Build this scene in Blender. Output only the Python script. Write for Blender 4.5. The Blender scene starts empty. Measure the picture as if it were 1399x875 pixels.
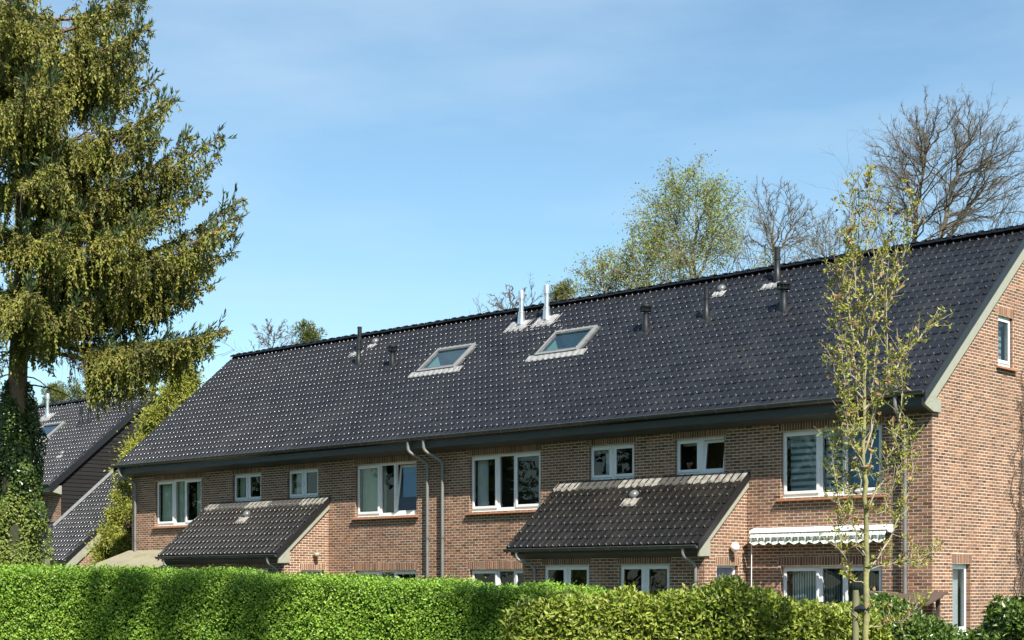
import bpy, math, random
import numpy as np
from mathutils import Matrix, Vector
random.seed(7); RNG = np.random.default_rng(11)
S = bpy.context.scene; COL = S.collection
R = math.radians
# ------------------------------------------------------------------ camera
FPX, CX, HY = 2150.0, 699.5, 801.0            # focal length in pixels of the photograph, principal column, horizon row
TH = math.atan(2300/FPX)
AX = np.array([-math.cos(TH), math.sin(TH), 0.0]); RX = np.array([math.sin(TH), math.cos(TH), 0.0])
CAM = np.array([14.68, -27.48, 1.8])
cd = bpy.data.cameras.new('camera'); cam = bpy.data.objects.new('camera', cd); COL.objects.link(cam)
cd.sensor_width = 36; cd.lens = 36*FPX/1399; cd.shift_y = (HY-437.5)/1399; cd.clip_start = .1; cd.clip_end = 3000
cam.location = CAM; cam.rotation_euler = (R(90), 0, R(90)-TH); S.camera = cam
# ------------------------------------------------------------------ light
SUN = np.array([2.0, -1.0, 2.55]); SUN = SUN/np.linalg.norm(SUN)
EL = math.asin(SUN[2]); AZ = math.atan2(SUN[0], SUN[1])
w = bpy.data.worlds.new('World'); S.world = w; w.use_nodes = True
nt = w.node_tree; bg = nt.nodes['Background']
sk = nt.nodes.new('ShaderNodeTexSky'); sk.sky_type = 'NISHITA'; sk.sun_disc = False
sk.sun_elevation = EL; sk.sun_rotation = AZ; sk.altitude = 50; sk.air_density = 1.0; sk.dust_density = .45; sk.ozone_density = 2.2
tcw = nt.nodes.new('ShaderNodeTexCoord'); mpw = nt.nodes.new('ShaderNodeMapping'); mpw.inputs['Scale'].default_value = (1.2, 1.2, 5.0)
mpw.inputs['Rotation'].default_value = (.25, .1, .4)
nzw = nt.nodes.new('ShaderNodeTexNoise'); nzw.inputs['Scale'].default_value = 2.1; nzw.inputs['Detail'].default_value = 7; nzw.inputs['Roughness'].default_value = .55
rpw = nt.nodes.new('ShaderNodeValToRGB'); rpw.color_ramp.elements[0].position = .42; rpw.color_ramp.elements[1].position = .80
rpw.color_ramp.elements[0].color = (0, 0, 0, 1); rpw.color_ramp.elements[1].color = (.6, .6, .6, 1)
mxw = nt.nodes.new('ShaderNodeMixRGB'); mxw.inputs[2].default_value = (3.3, 4.3, 5.2, 1)
L = nt.links.new
L(tcw.outputs['Generated'], mpw.inputs[0]); L(mpw.outputs[0], nzw.inputs['Vector']); L(nzw.outputs[0], rpw.inputs[0])
tnt = nt.nodes.new('ShaderNodeMixRGB'); tnt.blend_type = 'MULTIPLY'; tnt.inputs[0].default_value = 1; tnt.inputs[2].default_value = (.82, .945, .90, 1)
L(sk.outputs[0], tnt.inputs[1]); L(rpw.outputs[0], mxw.inputs[0]); L(tnt.outputs[0], mxw.inputs[1]); L(mxw.outputs[0], bg.inputs[0])
bg.inputs[1].default_value = .091
sd = bpy.data.lights.new('sun', 'SUN'); sd.energy = 5.0; sd.angle = R(.5); sd.color = (1, .95, .85)
so = bpy.data.objects.new('sun', sd); COL.objects.link(so); so.rotation_euler = Vector(SUN).to_track_quat('Z', 'Y').to_euler()
S.view_settings.view_transform = 'Standard'; S.view_settings.look = 'None'; S.view_settings.exposure = 1.12; S.view_settings.gamma = 1
S.render.engine = 'CYCLES'; S.cycles.max_bounces = 6; S.cycles.transparent_max_bounces = 12
# ------------------------------------------------------------------ geometry helpers
def ray(px, py): return AX + RX*((px-CX)/FPX) + np.array([0, 0, 1.0])*((HY-py)/FPX)
def at(px, py, t): return CAM + t*ray(px, py)
def onY(px, py, y): d = ray(px, py); return CAM + (y-CAM[1])/d[1]*d
def depth(p): return float(np.dot(np.asarray(p)-CAM, AX))
WM = {}
def link(o, parent=None, world=None, label=None, cat=None, group=None, kind=None):
    COL.objects.link(o)
    WM[o.name] = world if world is not None else Matrix()
    if parent is not None:
        o.parent = parent; o.matrix_parent_inverse = WM[parent.name].inverted()
    if world is not None: o.matrix_basis = world
    if label: o['label'] = label
    if cat: o['category'] = cat
    if group: o['group'] = group
    if kind: o['kind'] = kind
    return o
def thing(name, label, cat, loc, group=None):
    o = bpy.data.objects.new(name, None); o.empty_display_size = .2
    return link(o, None, Matrix.Translation(Vector(loc)), label, cat, group)
def group_empty(name, loc, parent, label=None):
    o = bpy.data.objects.new(name, None); return link(o, parent, Matrix.Translation(Vector(loc)), label)
def npmesh(name, V, F, mat, smooth=False, mi=None, mats=None):
    me = bpy.data.meshes.new(name); V = np.asarray(V, np.float32); F = np.asarray(F, np.int32)
    k = F.shape[1]; n = len(F)
    me.vertices.add(len(V)); me.vertices.foreach_set('co', V.ravel())
    me.loops.add(n*k); me.loops.foreach_set('vertex_index', F.ravel())
    me.polygons.add(n); me.polygons.foreach_set('loop_start', np.arange(0, n*k, k, dtype=np.int32))
    me.update(calc_edges=True)
    me.polygons.foreach_set('use_smooth', np.full(n, smooth))
    for m in (mats or [mat]): me.materials.append(m)
    if mi is not None: me.polygons.foreach_set('material_index', np.asarray(mi, np.int32))
    me.update(); return me
class MB:
    def __init__(s): s.v = []; s.f = []; s.sm = []
    def add(s, vs, fs, smooth=False):
        b = len(s.v); s.v += [tuple(map(float, v)) for v in vs]; s.f += [tuple(b+i for i in f) for f in fs]; s.sm += [smooth]*len(fs); return s
    def box(s, a, b):
        x0, y0, z0 = a; x1, y1, z1 = b
        return s.add([(x0,y0,z0),(x1,y0,z0),(x1,y1,z0),(x0,y1,z0),(x0,y0,z1),(x1,y0,z1),(x1,y1,z1),(x0,y1,z1)],
                     [(3,2,1,0),(4,5,6,7),(0,1,5,4),(1,2,6,5),(2,3,7,6),(3,0,4,7)])
    def hexa(s, q0, q1):      # prism between two matching polygons
        n = len(q0)
        return s.add(list(q0)+list(q1), [tuple(range(n))[::-1], tuple(range(n, 2*n))]+[(i, (i+1) % n, n+(i+1) % n, n+i) for i in range(n)])
    def tube(s, pts, r, n=10, cap=True):
        pts = [Vector(p) for p in pts]; rs = r if isinstance(r, (list, tuple)) else [r]*len(pts)
        vs = []; fs = []; ref = None
        for i, p in enumerate(pts):
            d = (pts[min(i+1, len(pts)-1)]-pts[max(i-1, 0)]).normalized()
            if ref is None: ref = Vector((0, 0, 1)) if abs(d.z) < .9 else Vector((1, 0, 0))
            u = d.cross(ref).normalized(); ref = u.cross(d).normalized(); q = d.cross(u)
            for k in range(n):
                an = 2*math.pi*k/n; vs.append(p+(u*math.cos(an)+q*math.sin(an))*rs[i])
        for i in range(len(pts)-1):
            for k in range(n): fs.append((i*n+k, i*n+(k+1) % n, (i+1)*n+(k+1) % n, (i+1)*n+k))
        s.add(vs, fs, True)
        if cap:
            b = len(s.v)-len(vs); s.f += [tuple(b+k for k in range(n))[::-1], tuple(b+(len(pts)-1)*n+k for k in range(n))]; s.sm += [False, False]
        return s
    def lathe(s, prof, c=(0, 0, 0), n=16):
        vs = []; fs = []
        for r, z in prof:
            for k in range(n): an = 2*math.pi*k/n; vs.append((c[0]+r*math.cos(an), c[1]+r*math.sin(an), c[2]+z))
        for i in range(len(prof)-1):
            for k in range(n): fs.append((i*n+k, i*n+(k+1) % n, (i+1)*n+(k+1) % n, (i+1)*n+k))
        return s.add(vs, fs, True)
    def mesh(s, name, mat):
        me = bpy.data.meshes.new(name); me.from_pydata(s.v, [], s.f); me.update()
        me.polygons.foreach_set('use_smooth', s.sm); me.materials.append(mat)
        if any(s.sm):
            try: me.set_sharp_from_angle(angle=R(40))
            except Exception: pass
        return me
    def obj(s, name, mat, parent=None, world=None, bevel=0, **k):
        o = link(bpy.data.objects.new(name, s.mesh(name, mat)), parent, world, **k)
        if bevel:
            b = o.modifiers.new('bevel', 'BEVEL'); b.width = bevel; b.segments = 2; b.limit_method = 'ANGLE'
        return o
def copyobj(o, world, parent=None, name=None):
    c = o.copy(); COL.objects.link(c)
    for k in ('label', 'category', 'group', 'kind'):
        if k in c.keys() and k != 'kind': del c[k]
    WM[c.name] = world
    if parent is not None: c.parent = parent; c.matrix_parent_inverse = WM[parent.name].inverted()
    c.matrix_basis = world; return c
# ------------------------------------------------------------------ materials
def mat(name, col, rough=.6, metal=0, spec=.5, noise=None, bump=None, rnd=None, coord='Object', coat=0):
    """noise=(scale, colour2, detail)  bump=(scale, distance)  rnd=[colours chosen per piece]"""
    m = bpy.data.materials.new(name); m.use_nodes = True; N = m.node_tree; b = N.nodes['Principled BSDF']; l = N.links.new
    b.inputs['Base Color'].default_value = (*col, 1); b.inputs['Roughness'].default_value = rough; b.inputs['Metallic'].default_value = metal
    b.inputs['Specular IOR Level'].default_value = spec; b.inputs['Coat Weight'].default_value = coat; b.inputs['Coat Roughness'].default_value = .15
    tc = N.nodes.new('ShaderNodeTexCoord'); src = None
    if coord == 'World':
        g = N.nodes.new('ShaderNodeNewGeometry'); vec = g.outputs['Position']
    else: vec = tc.outputs[coord]
    if rnd:
        oi = N.nodes.new('ShaderNodeObjectInfo'); ge = N.nodes.new('ShaderNodeNewGeometry')
        ad = N.nodes.new('ShaderNodeMath'); ad.operation = 'ADD'; fr = N.nodes.new('ShaderNodeMath'); fr.operation = 'FRACT'
        l(oi.outputs['Random'], ad.inputs[0]); l(ge.outputs['Random Per Island'], ad.inputs[1]); l(ad.outputs[0], fr.inputs[0])
        cr = N.nodes.new('ShaderNodeValToRGB'); e = cr.color_ramp.elements
        while len(e) < len(rnd): e.new(.5)
        for i, c in enumerate(rnd): e[i].position = i/(len(rnd)-1) if len(rnd) > 1 else 0; e[i].color = (*c, 1)
        l(fr.outputs[0], cr.inputs[0]); src = cr.outputs[0]
    if noise:
        for (sc, c2, lo, hi, amt) in (noise if isinstance(noise, list) else [noise]):
            nz = N.nodes.new('ShaderNodeTexNoise'); nz.inputs['Scale'].default_value = sc; nz.inputs['Detail'].default_value = 6; nz.inputs['Roughness'].default_value = .6
            l(vec, nz.inputs['Vector'])
            mr = N.nodes.new('ShaderNodeMapRange'); mr.inputs[1].default_value = lo; mr.inputs[2].default_value = hi; mr.inputs[4].default_value = amt
            l(nz.outputs[0], mr.inputs[0]); mx = N.nodes.new('ShaderNodeMixRGB'); l(mr.outputs[0], mx.inputs[0])
            mx.inputs[2].default_value = (*c2, 1)
            if src: l(src, mx.inputs[1])
            else: mx.inputs[1].default_value = (*col, 1)
            src = mx.outputs[0]
    if src: l(src, b.inputs['Base Color'])
    if bump:
        nb = N.nodes.new('ShaderNodeTexNoise'); nb.inputs['Scale'].default_value = bump[0]; nb.inputs['Detail'].default_value = 5
        l(vec, nb.inputs['Vector']); bp = N.nodes.new('ShaderNodeBump'); bp.inputs['Distance'].default_value = bump[1]; bp.inputs['Strength'].default_value = 1
        l(nb.outputs[0], bp.inputs['Height']); l(bp.outputs[0], b.inputs['Normal'])
    return m
def leafmat(name, cols, trans=.35, rough=.5, clump=None, spec=.4):
    m = mat(name, cols[0], rough, spec=spec, rnd=cols, noise=clump, coord='World'); N = m.node_tree; l = N.links.new
    b = N.nodes['Principled BSDF']; out = N.nodes['Material Output']; t = N.nodes.new('ShaderNodeBsdfTranslucent'); mx = N.nodes.new('ShaderNodeMixShader')
    mx.inputs[0].default_value = trans; l(b.inputs['Base Color'].links[0].from_socket, t.inputs[0])
    l(b.outputs[0], mx.inputs[1]); l(t.outputs[0], mx.inputs[2]); l(mx.outputs[0], out.inputs[0]); return m
M = {}
BR = [(.075,.045,.035), (.16,.085,.062), (.235,.125,.085), (.12,.075,.062), (.28,.155,.10), (.19,.10,.075), (.10,.062,.052), (.33,.19,.125), (.21,.115,.09), (.15,.10,.085), (.25,.13,.085)]
BR = [(r*.92, g*.80, b*.72) for r, g, b in BR]
M['brick'] = mat('brick', BR[1], .85, spec=.2, rnd=BR, noise=[(45, (.36,.25,.17), .52, .8, .5), (.9, (.13,.075,.055), .5, .75, .35), (1.7, (.42,.33,.27), .60, .78, .35), (.35, (.10,.06,.045), .48, .72, .45)], bump=(140, .003), coord='World')
M['mortar'] = mat('mortar', (.57,.465,.35), .95, spec=.1, noise=[(1.1, (.33,.26,.19), .40, .68, .7), (60, (.58,.48,.36), .45, .75, .5)], bump=(200, .003), coord='World')
TILE = [(.0085,.0095,.0125), (.0125,.0135,.017), (.010,.011,.0145), (.016,.0175,.021), (.0105,.0115,.015)]
M['tile'] = mat('tile', TILE[0], .23, spec=.27, rnd=TILE, noise=[(.55, (.028,.028,.029), .50, .75, .5), (25, (.014,.014,.017), .5, .8, .5)], bump=(60, .0012), coord='World')
TILO = [(.008,.0073,.0066), (.010,.0093,.0083), (.0085,.0078,.007), (.014,.0125,.011), (.008,.0073,.0066)]
M['tile_old'] = mat('tile_old', TILO[0], .28, spec=.24, rnd=TILO, noise=[(.7, (.030,.027,.023), .5, .75, .5), (9, (.06,.056,.05), .6, .8, .4)], bump=(60, .0015), coord='World')
M['clad'] = mat('cladding', (.014,.013,.013), .75, spec=.2, rnd=[(.012,.011,.011), (.016,.015,.015), (.014,.013,.013)], noise=(30, (.02,.018,.018), .5, .8, .4), coord='World')
M['fascia'] = mat('fascia_paint', (.045,.052,.050), .5, noise=(4, (.065,.070,.066), .45, .75, .6), coord='World')
M['barge'] = mat('barge_paint', (.275,.275,.22), .6, noise=[(5, (.22,.215,.165), .45, .75, .6), (40, (.30,.30,.24), .5, .8, .4)], coord='World')
M['zinc'] = mat('zinc', (.20,.21,.215), .42, metal=.65, noise=[(6, (.11,.115,.12), .4, .7, .6), (60, (.27,.27,.27), .5, .8, .4)], coord='World')
M['pipe'] = mat('zinc_pipe', (.20,.20,.195), .5, metal=.35, noise=[(3, (.11,.11,.11), .42, .7, .6), (50, (.36,.35,.34), .5, .8, .4)], coord='World')
M['gutter'] = mat('gutter_zinc', (.12,.13,.13), .38, metal=.6, noise=[(5, (.07,.075,.08), .4, .7, .6)], coord='World')
M['steel'] = mat('stainless_steel', (.78,.78,.78), .34, metal=.9, noise=(9, (.5,.52,.55), .45, .75, .4), coord='World')
M['lead'] = mat('lead_flashing', (.27,.27,.265), .6, metal=.15, noise=[(9, (.16,.16,.16), .42, .68, .8), (70, (.36,.35,.33), .5, .8, .4)], bump=(35, .004), coord='World')
M['oldlead'] = mat('weathered_lead', (.34,.32,.28), .75, noise=[(5, (.10,.095,.085), .42, .66, .8), (50, (.42,.40,.36), .5, .8, .4)], bump=(35, .004), coord='World')
M['black'] = mat('black_plastic', (.012,.012,.013), .38, noise=(20, (.03,.03,.03), .5, .8, .5), coord='World')
M['dome'] = mat('grey_plastic', (.10,.105,.11), .3, noise=(20, (.15,.15,.15), .5, .8, .5), coord='World')
M['frame'] = mat('white_upvc', (.74,.75,.76), .35, noise=(3, (.66,.66,.65), .45, .8, .5), coord='World')
M['seal'] = mat('window_seal', (.03,.03,.03), .6)
M['sill'] = mat('terracotta_sill', (.36,.16,.08), .6, noise=[(14, (.24,.11,.065), .42, .72, .7), (60, (.42,.22,.13), .5, .8, .4)], coord='World')
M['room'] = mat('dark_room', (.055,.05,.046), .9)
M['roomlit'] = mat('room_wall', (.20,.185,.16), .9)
M['shaft'] = mat('skylight_lining', (.72,.76,.72), .7)
M['curtain_g'] = mat('green_curtain', (.66,.74,.64), .9, noise=(3, (.52,.60,.50), .4, .7, .6), coord='World')
M['curtain_w'] = mat('sheer_curtain', (.74,.77,.80), .9, noise=(5, (.58,.62,.66), .4, .7, .5), coord='World')
M['blind_l'] = mat('blind_light_band', (.50,.60,.64), .9); M['blind_d'] = mat('blind_dark_band', (.13,.165,.185), .9)
M['blind_b'] = mat('sky_tinted_blind', (.22,.40,.62), .8)  # blue of the sky mirrored in the pane, put into the blind's colour
M['amber'] = mat('amber_blind', (.62,.42,.20), .9, noise=(6, (.35,.22,.10), .5, .7, .8), coord='World'); M['lavender'] = mat('lavender_curtain', (.42,.38,.52), .8)
M['awning'] = mat('awning_stripes', (.7,.7,.66), .85)
N = M['awning'].node_tree; wv = N.nodes.new('ShaderNodeTexWave'); ge = N.nodes.new('ShaderNodeNewGeometry'); wv.inputs['Scale'].default_value = 4.2
cr = N.nodes.new('ShaderNodeValToRGB'); cr.color_ramp.interpolation = 'CONSTANT'; cr.color_ramp.elements[0].color = (.36,.42,.36, 1); cr.color_ramp.elements[1].position = .35; cr.color_ramp.elements[1].color = (.70,.70,.64, 1)
N.links.new(ge.outputs['Position'], wv.inputs['Vector']); N.links.new(wv.outputs[0], cr.inputs[0]); N.links.new(cr.outputs[0], N.nodes['Principled BSDF'].inputs['Base Color'])
M['lampglass'] = mat('opal_glass', (.78,.76,.72), .25)
M['wood'] = mat('weathered_wood', (.085,.055,.04), .8, noise=[(14, (.045,.03,.024), .42, .7, .8)], bump=(30, .004), coord='World')
M['postwood'] = mat('green_stained_wood', (.15,.15,.075), .8, noise=(8, (.08,.075,.045), .42, .7, .8), coord='World')
M['canopy'] = mat('bitumen_canopy', (.22,.20,.13), .9, noise=[(1.6, (.15,.135,.085), .42, .68, .8), (9, (.29,.27,.20), .5, .75, .6), (16, (.10,.085,.05), .64, .75, .9)], bump=(25, .006), coord='World')
M['bark'] = mat('spruce_bark', (.20,.125,.085), .9, noise=[(5, (.09,.065,.05), .4, .65, .9), (30, (.30,.22,.16), .5, .8, .6)], bump=(18, .03), coord='World')
M['barkgrey'] = mat('grey_bark', (.135,.11,.078), .9, noise=[(2, (.08,.068,.048), .4, .65, .8), (.8, (.17,.155,.10), .5, .7, .7)], coord='World')
M['barkgreen'] = mat('algae_bark', (.24,.23,.09), .85, noise=[(6, (.09,.08,.055), .42, .68, .8), (35, (.26,.25,.12), .5, .8, .6)], bump=(40, .006), coord='World')
M['twigpale'] = mat('pale_twig_bark', (.34,.30,.21), .85, noise=[(8, (.15,.13,.08), .42, .68, .7)], coord='World')
M['twig'] = mat('dry_twig', (.17,.14,.105), .9)
M['birchbark'] = mat('birch_bark', (.20,.175,.14), .85, noise=(4, (.08,.07,.055), .45, .65, .9), coord='World')
M['grass'] = mat('grass_ground', (.032,.055,.014), .95, noise=[(.4, (.05,.06,.022), .4, .7, .8), (9, (.022,.04,.010), .45, .7, .7)], bump=(25, .03), coord='World')
M['paving'] = mat('dark_paving', (.085,.07,.06), .9, noise=(3, (.06,.05,.045), .45, .7, .6), coord='World')
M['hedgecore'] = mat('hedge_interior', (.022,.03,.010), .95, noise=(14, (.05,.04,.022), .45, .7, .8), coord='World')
M['privet'] = leafmat('privet_leaf', [(0.1378, 0.2684, 0.03), (0.2507, 0.4251, 0.045), (0.1881, 0.3356, 0.035), (0.3636, 0.5256, 0.0753), (0.1126, 0.2125, 0.03), (0.3008, 0.4698, 0.05)], .35, .42, clump=[(.9, (.10,.20,.02), .42, .62, .5), (3.2, (.25,.33,.035), .54, .75, .6), (5, (.20,.15,.06), .66, .78, .6)])
M['laurel'] = leafmat('laurel_leaf', [(0.129, 0.2012, 0.0232), (0.2451, 0.3086, 0.0361), (0.0968, 0.1544, 0.0181), (0.3483, 0.3891, 0.0645), (0.1806, 0.2415, 0.0284), (0.387, 0.3891, 0.0903), (0.0774, 0.1207, 0.0181)], .28, .40, clump=[(1.1, (.09,.16,.02), .46, .66, .55)], spec=.3)
M['darklaurel'] = leafmat('dark_shrub_leaf', [(.045,.09,.014), (.085,.15,.022), (.035,.07,.012), (.12,.19,.03), (.06,.11,.016)], .25, .28, spec=.5, clump=[(2.2, (.16,.19,.025), .56, .72, .5)])
M['spruce'] = leafmat('spruce_needles', [(0.1571, 0.1825, 0.0248), (0.2772, 0.2864, 0.0366), (0.0961, 0.1349, 0.0248), (0.3326, 0.3217, 0.0466), (0.2032, 0.2179, 0.03), (0.2772, 0.2179, 0.05), (0.1202, 0.1764, 0.0333)], .22, .6, clump=[(.8, (.06,.07,.016), .44, .62, .7), (2.6, (.26,.20,.045), .56, .74, .6), (1.9, (.15,.10,.035), .58, .75, .6)])
M['sprucetip'] = leafmat('spruce_tip_needles', [(0.033, 0.066, 0.0242), (0.0605, 0.0935, 0.033), (0.044, 0.077, 0.022), (0.0825, 0.11, 0.033)], .2, .6)
M['golden'] = leafmat('golden_cypress_leaf', [(0.2536, 0.2742, 0.038), (0.355, 0.3566, 0.0507), (0.1775, 0.2126, 0.0318), (0.4184, 0.4113, 0.0698), (0.2282, 0.2467, 0.038)], .25, .6, clump=[(1.5, (.12,.14,.02), .44, .64, .7)])
M['ivy'] = leafmat('ivy_leaf', [(0.0403, 0.0747, 0.0161), (0.069, 0.115, 0.0207), (0.0287, 0.0575, 0.0115), (0.115, 0.161, 0.0322), (0.0575, 0.092, 0.0161)], .2, .3, spec=.5)
M['ivyflower'] = leafmat('pale_ivy_leaf', [(.12,.17,.03), (.19,.24,.045), (.08,.12,.02), (.24,.28,.06)], .25, .5, spec=.3)
M['birchleaf'] = leafmat('birch_leaf', [(0.1898, 0.255, 0.0379), (0.2783, 0.34, 0.0569), (0.1518, 0.2054, 0.0316), (0.3289, 0.3684, 0.0759), (0.253, 0.2409, 0.0506)], .4, .5, clump=[(.6, (.20,.16,.035), .5, .7, .6)])
M['pineleaf'] = leafmat('pine_needles', [(.05,.075,.015), (.09,.115,.02), (.14,.14,.025), (.06,.08,.015)], .2, .6)
M['bud'] = leafmat('young_oak_leaf', [(0.2645, 0.2961, 0.0345), (0.3565, 0.3672, 0.0517), (0.1955, 0.2369, 0.0287), (0.414, 0.4027, 0.0805), (0.299, 0.2843, 0.046)], .35, .5)
M['drybud'] = leafmat('dry_brown_leaf', [(.30,.17,.09), (.38,.24,.14), (.22,.12,.06)], .3, .6)
M['vine'] = mat('dry_vine', (.085,.06,.045), .9)
M['brass'] = mat('lamp_bracket', (.16,.13,.09), .5, metal=.3)
def glassmat(name, tint=(.9,.95,.93), base=.08, mul=1.0):
    m = bpy.data.materials.new(name); m.use_nodes = True; N = m.node_tree; N.nodes.clear(); l = N.links.new
    o = N.nodes.new('ShaderNodeOutputMaterial'); t = N.nodes.new('ShaderNodeBsdfTransparent'); t.inputs[0].default_value = (*tint, 1)
    g = N.nodes.new('ShaderNodeBsdfGlossy'); g.inputs['Roughness'].default_value = .015; f = N.nodes.new('ShaderNodeFresnel'); f.inputs[0].default_value = 1.5
    nz = N.nodes.new('ShaderNodeTexNoise'); nz.inputs['Scale'].default_value = 1.3; ge = N.nodes.new('ShaderNodeNewGeometry'); l(ge.outputs['Position'], nz.inputs['Vector'])
    bp = N.nodes.new('ShaderNodeBump'); bp.inputs['Distance'].default_value = .0025; l(nz.outputs[0], bp.inputs['Height']); l(bp.outputs[0], g.inputs['Normal'])
    ma = N.nodes.new('ShaderNodeMath'); ma.operation = 'MULTIPLY_ADD'; ma.inputs[1].default_value = mul; ma.inputs[2].default_value = base; l(f.outputs[0], ma.inputs[0])
    x = N.nodes.new('ShaderNodeMixShader'); l(ma.outputs[0], x.inputs[0]); l(t.outputs[0], x.inputs[1]); l(g.outputs[0], x.inputs[2]); l(x.outputs[0], o.inputs[0]); return m
M['glass'] = glassmat('window_glass', (.90,.95,.93), .03, .7); M['skyglass'] = glassmat('skylight_glass', (.45,.68,.68), .18, 1.2)
# ------------------------------------------------------------------ ground
def sheet(name, x0, y0, x1, y1, z, m, n=1, **k):
    b = MB(); b.add([(x0,y0,z),(x1,y0,z),(x1,y1,z),(x0,y1,z)], [(0,1,2,3)]); return b.obj(name, m, **k)
sheet('ground', -900, -700, 900, 1100, 0, M['grass'], kind='structure')
terrace_ground = MB().box((-28.5, -2.4, .004), (0.9, -.02, .05)).obj('patio', M['paving'], kind='structure')
MB().box((.95, -4, .004), (2.3, 9, .045)).obj('path', M['paving'], kind='structure')
# ------------------------------------------------------------------ brickwork
CH, BL, JT = .0645, .2005, .0150       # course height, brick pitch, joint
def clip(poly, outline):               # convex outline, counter-clockwise, in (u, z)
    out = poly
    for i in range(len(outline)):
        a = outline[i]; b = outline[(i+1) % len(outline)]; inp = out; out = []
        if not inp: break
        side = lambda p: (b[0]-a[0])*(p[1]-a[1])-(b[1]-a[1])*(p[0]-a[0])
        for j in range(len(inp)):
            p = inp[j]; q = inp[(j+1) % len(inp)]; sp = side(p); sq = side(q)
            if sp >= -1e-9: out.append(p)
            if (sp > 1e-9 and sq < -1e-9) or (sp < -1e-9 and sq > 1e-9):
                t = sp/(sp-sq); out.append((p[0]+(q[0]-p[0])*t, p[1]+(q[1]-p[1])*t))
    return out
def minus(rects, hole):
    res = []
    for (a, b, c, d) in rects:          # u0,u1,z0,z1
        A, B, Cc, D = hole
        if b <= A or a >= B or d <= Cc or c >= D: res.append((a, b, c, d)); continue
        if a < A: res.append((a, A, c, d))
        if b > B: res.append((B, b, c, d))
        aa, bb = max(a, A), min(b, B)
        if c < Cc: res.append((aa, bb, c, Cc))
        if d > D: res.append((aa, bb, D, d))
    return res
BRICKS = []      # candidates (object-able) : (depth, world matrix, wall object)
class Face:      # a vertical wall face; u runs along the wall, n points outwards
    def __init__(s, o, u, n): s.o = Vector(o); s.u = Vector(u); s.n = Vector(n)
    def p(s, u, z, d=0): return s.o + s.u*u + Vector((0, 0, z)) + s.n*d
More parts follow.
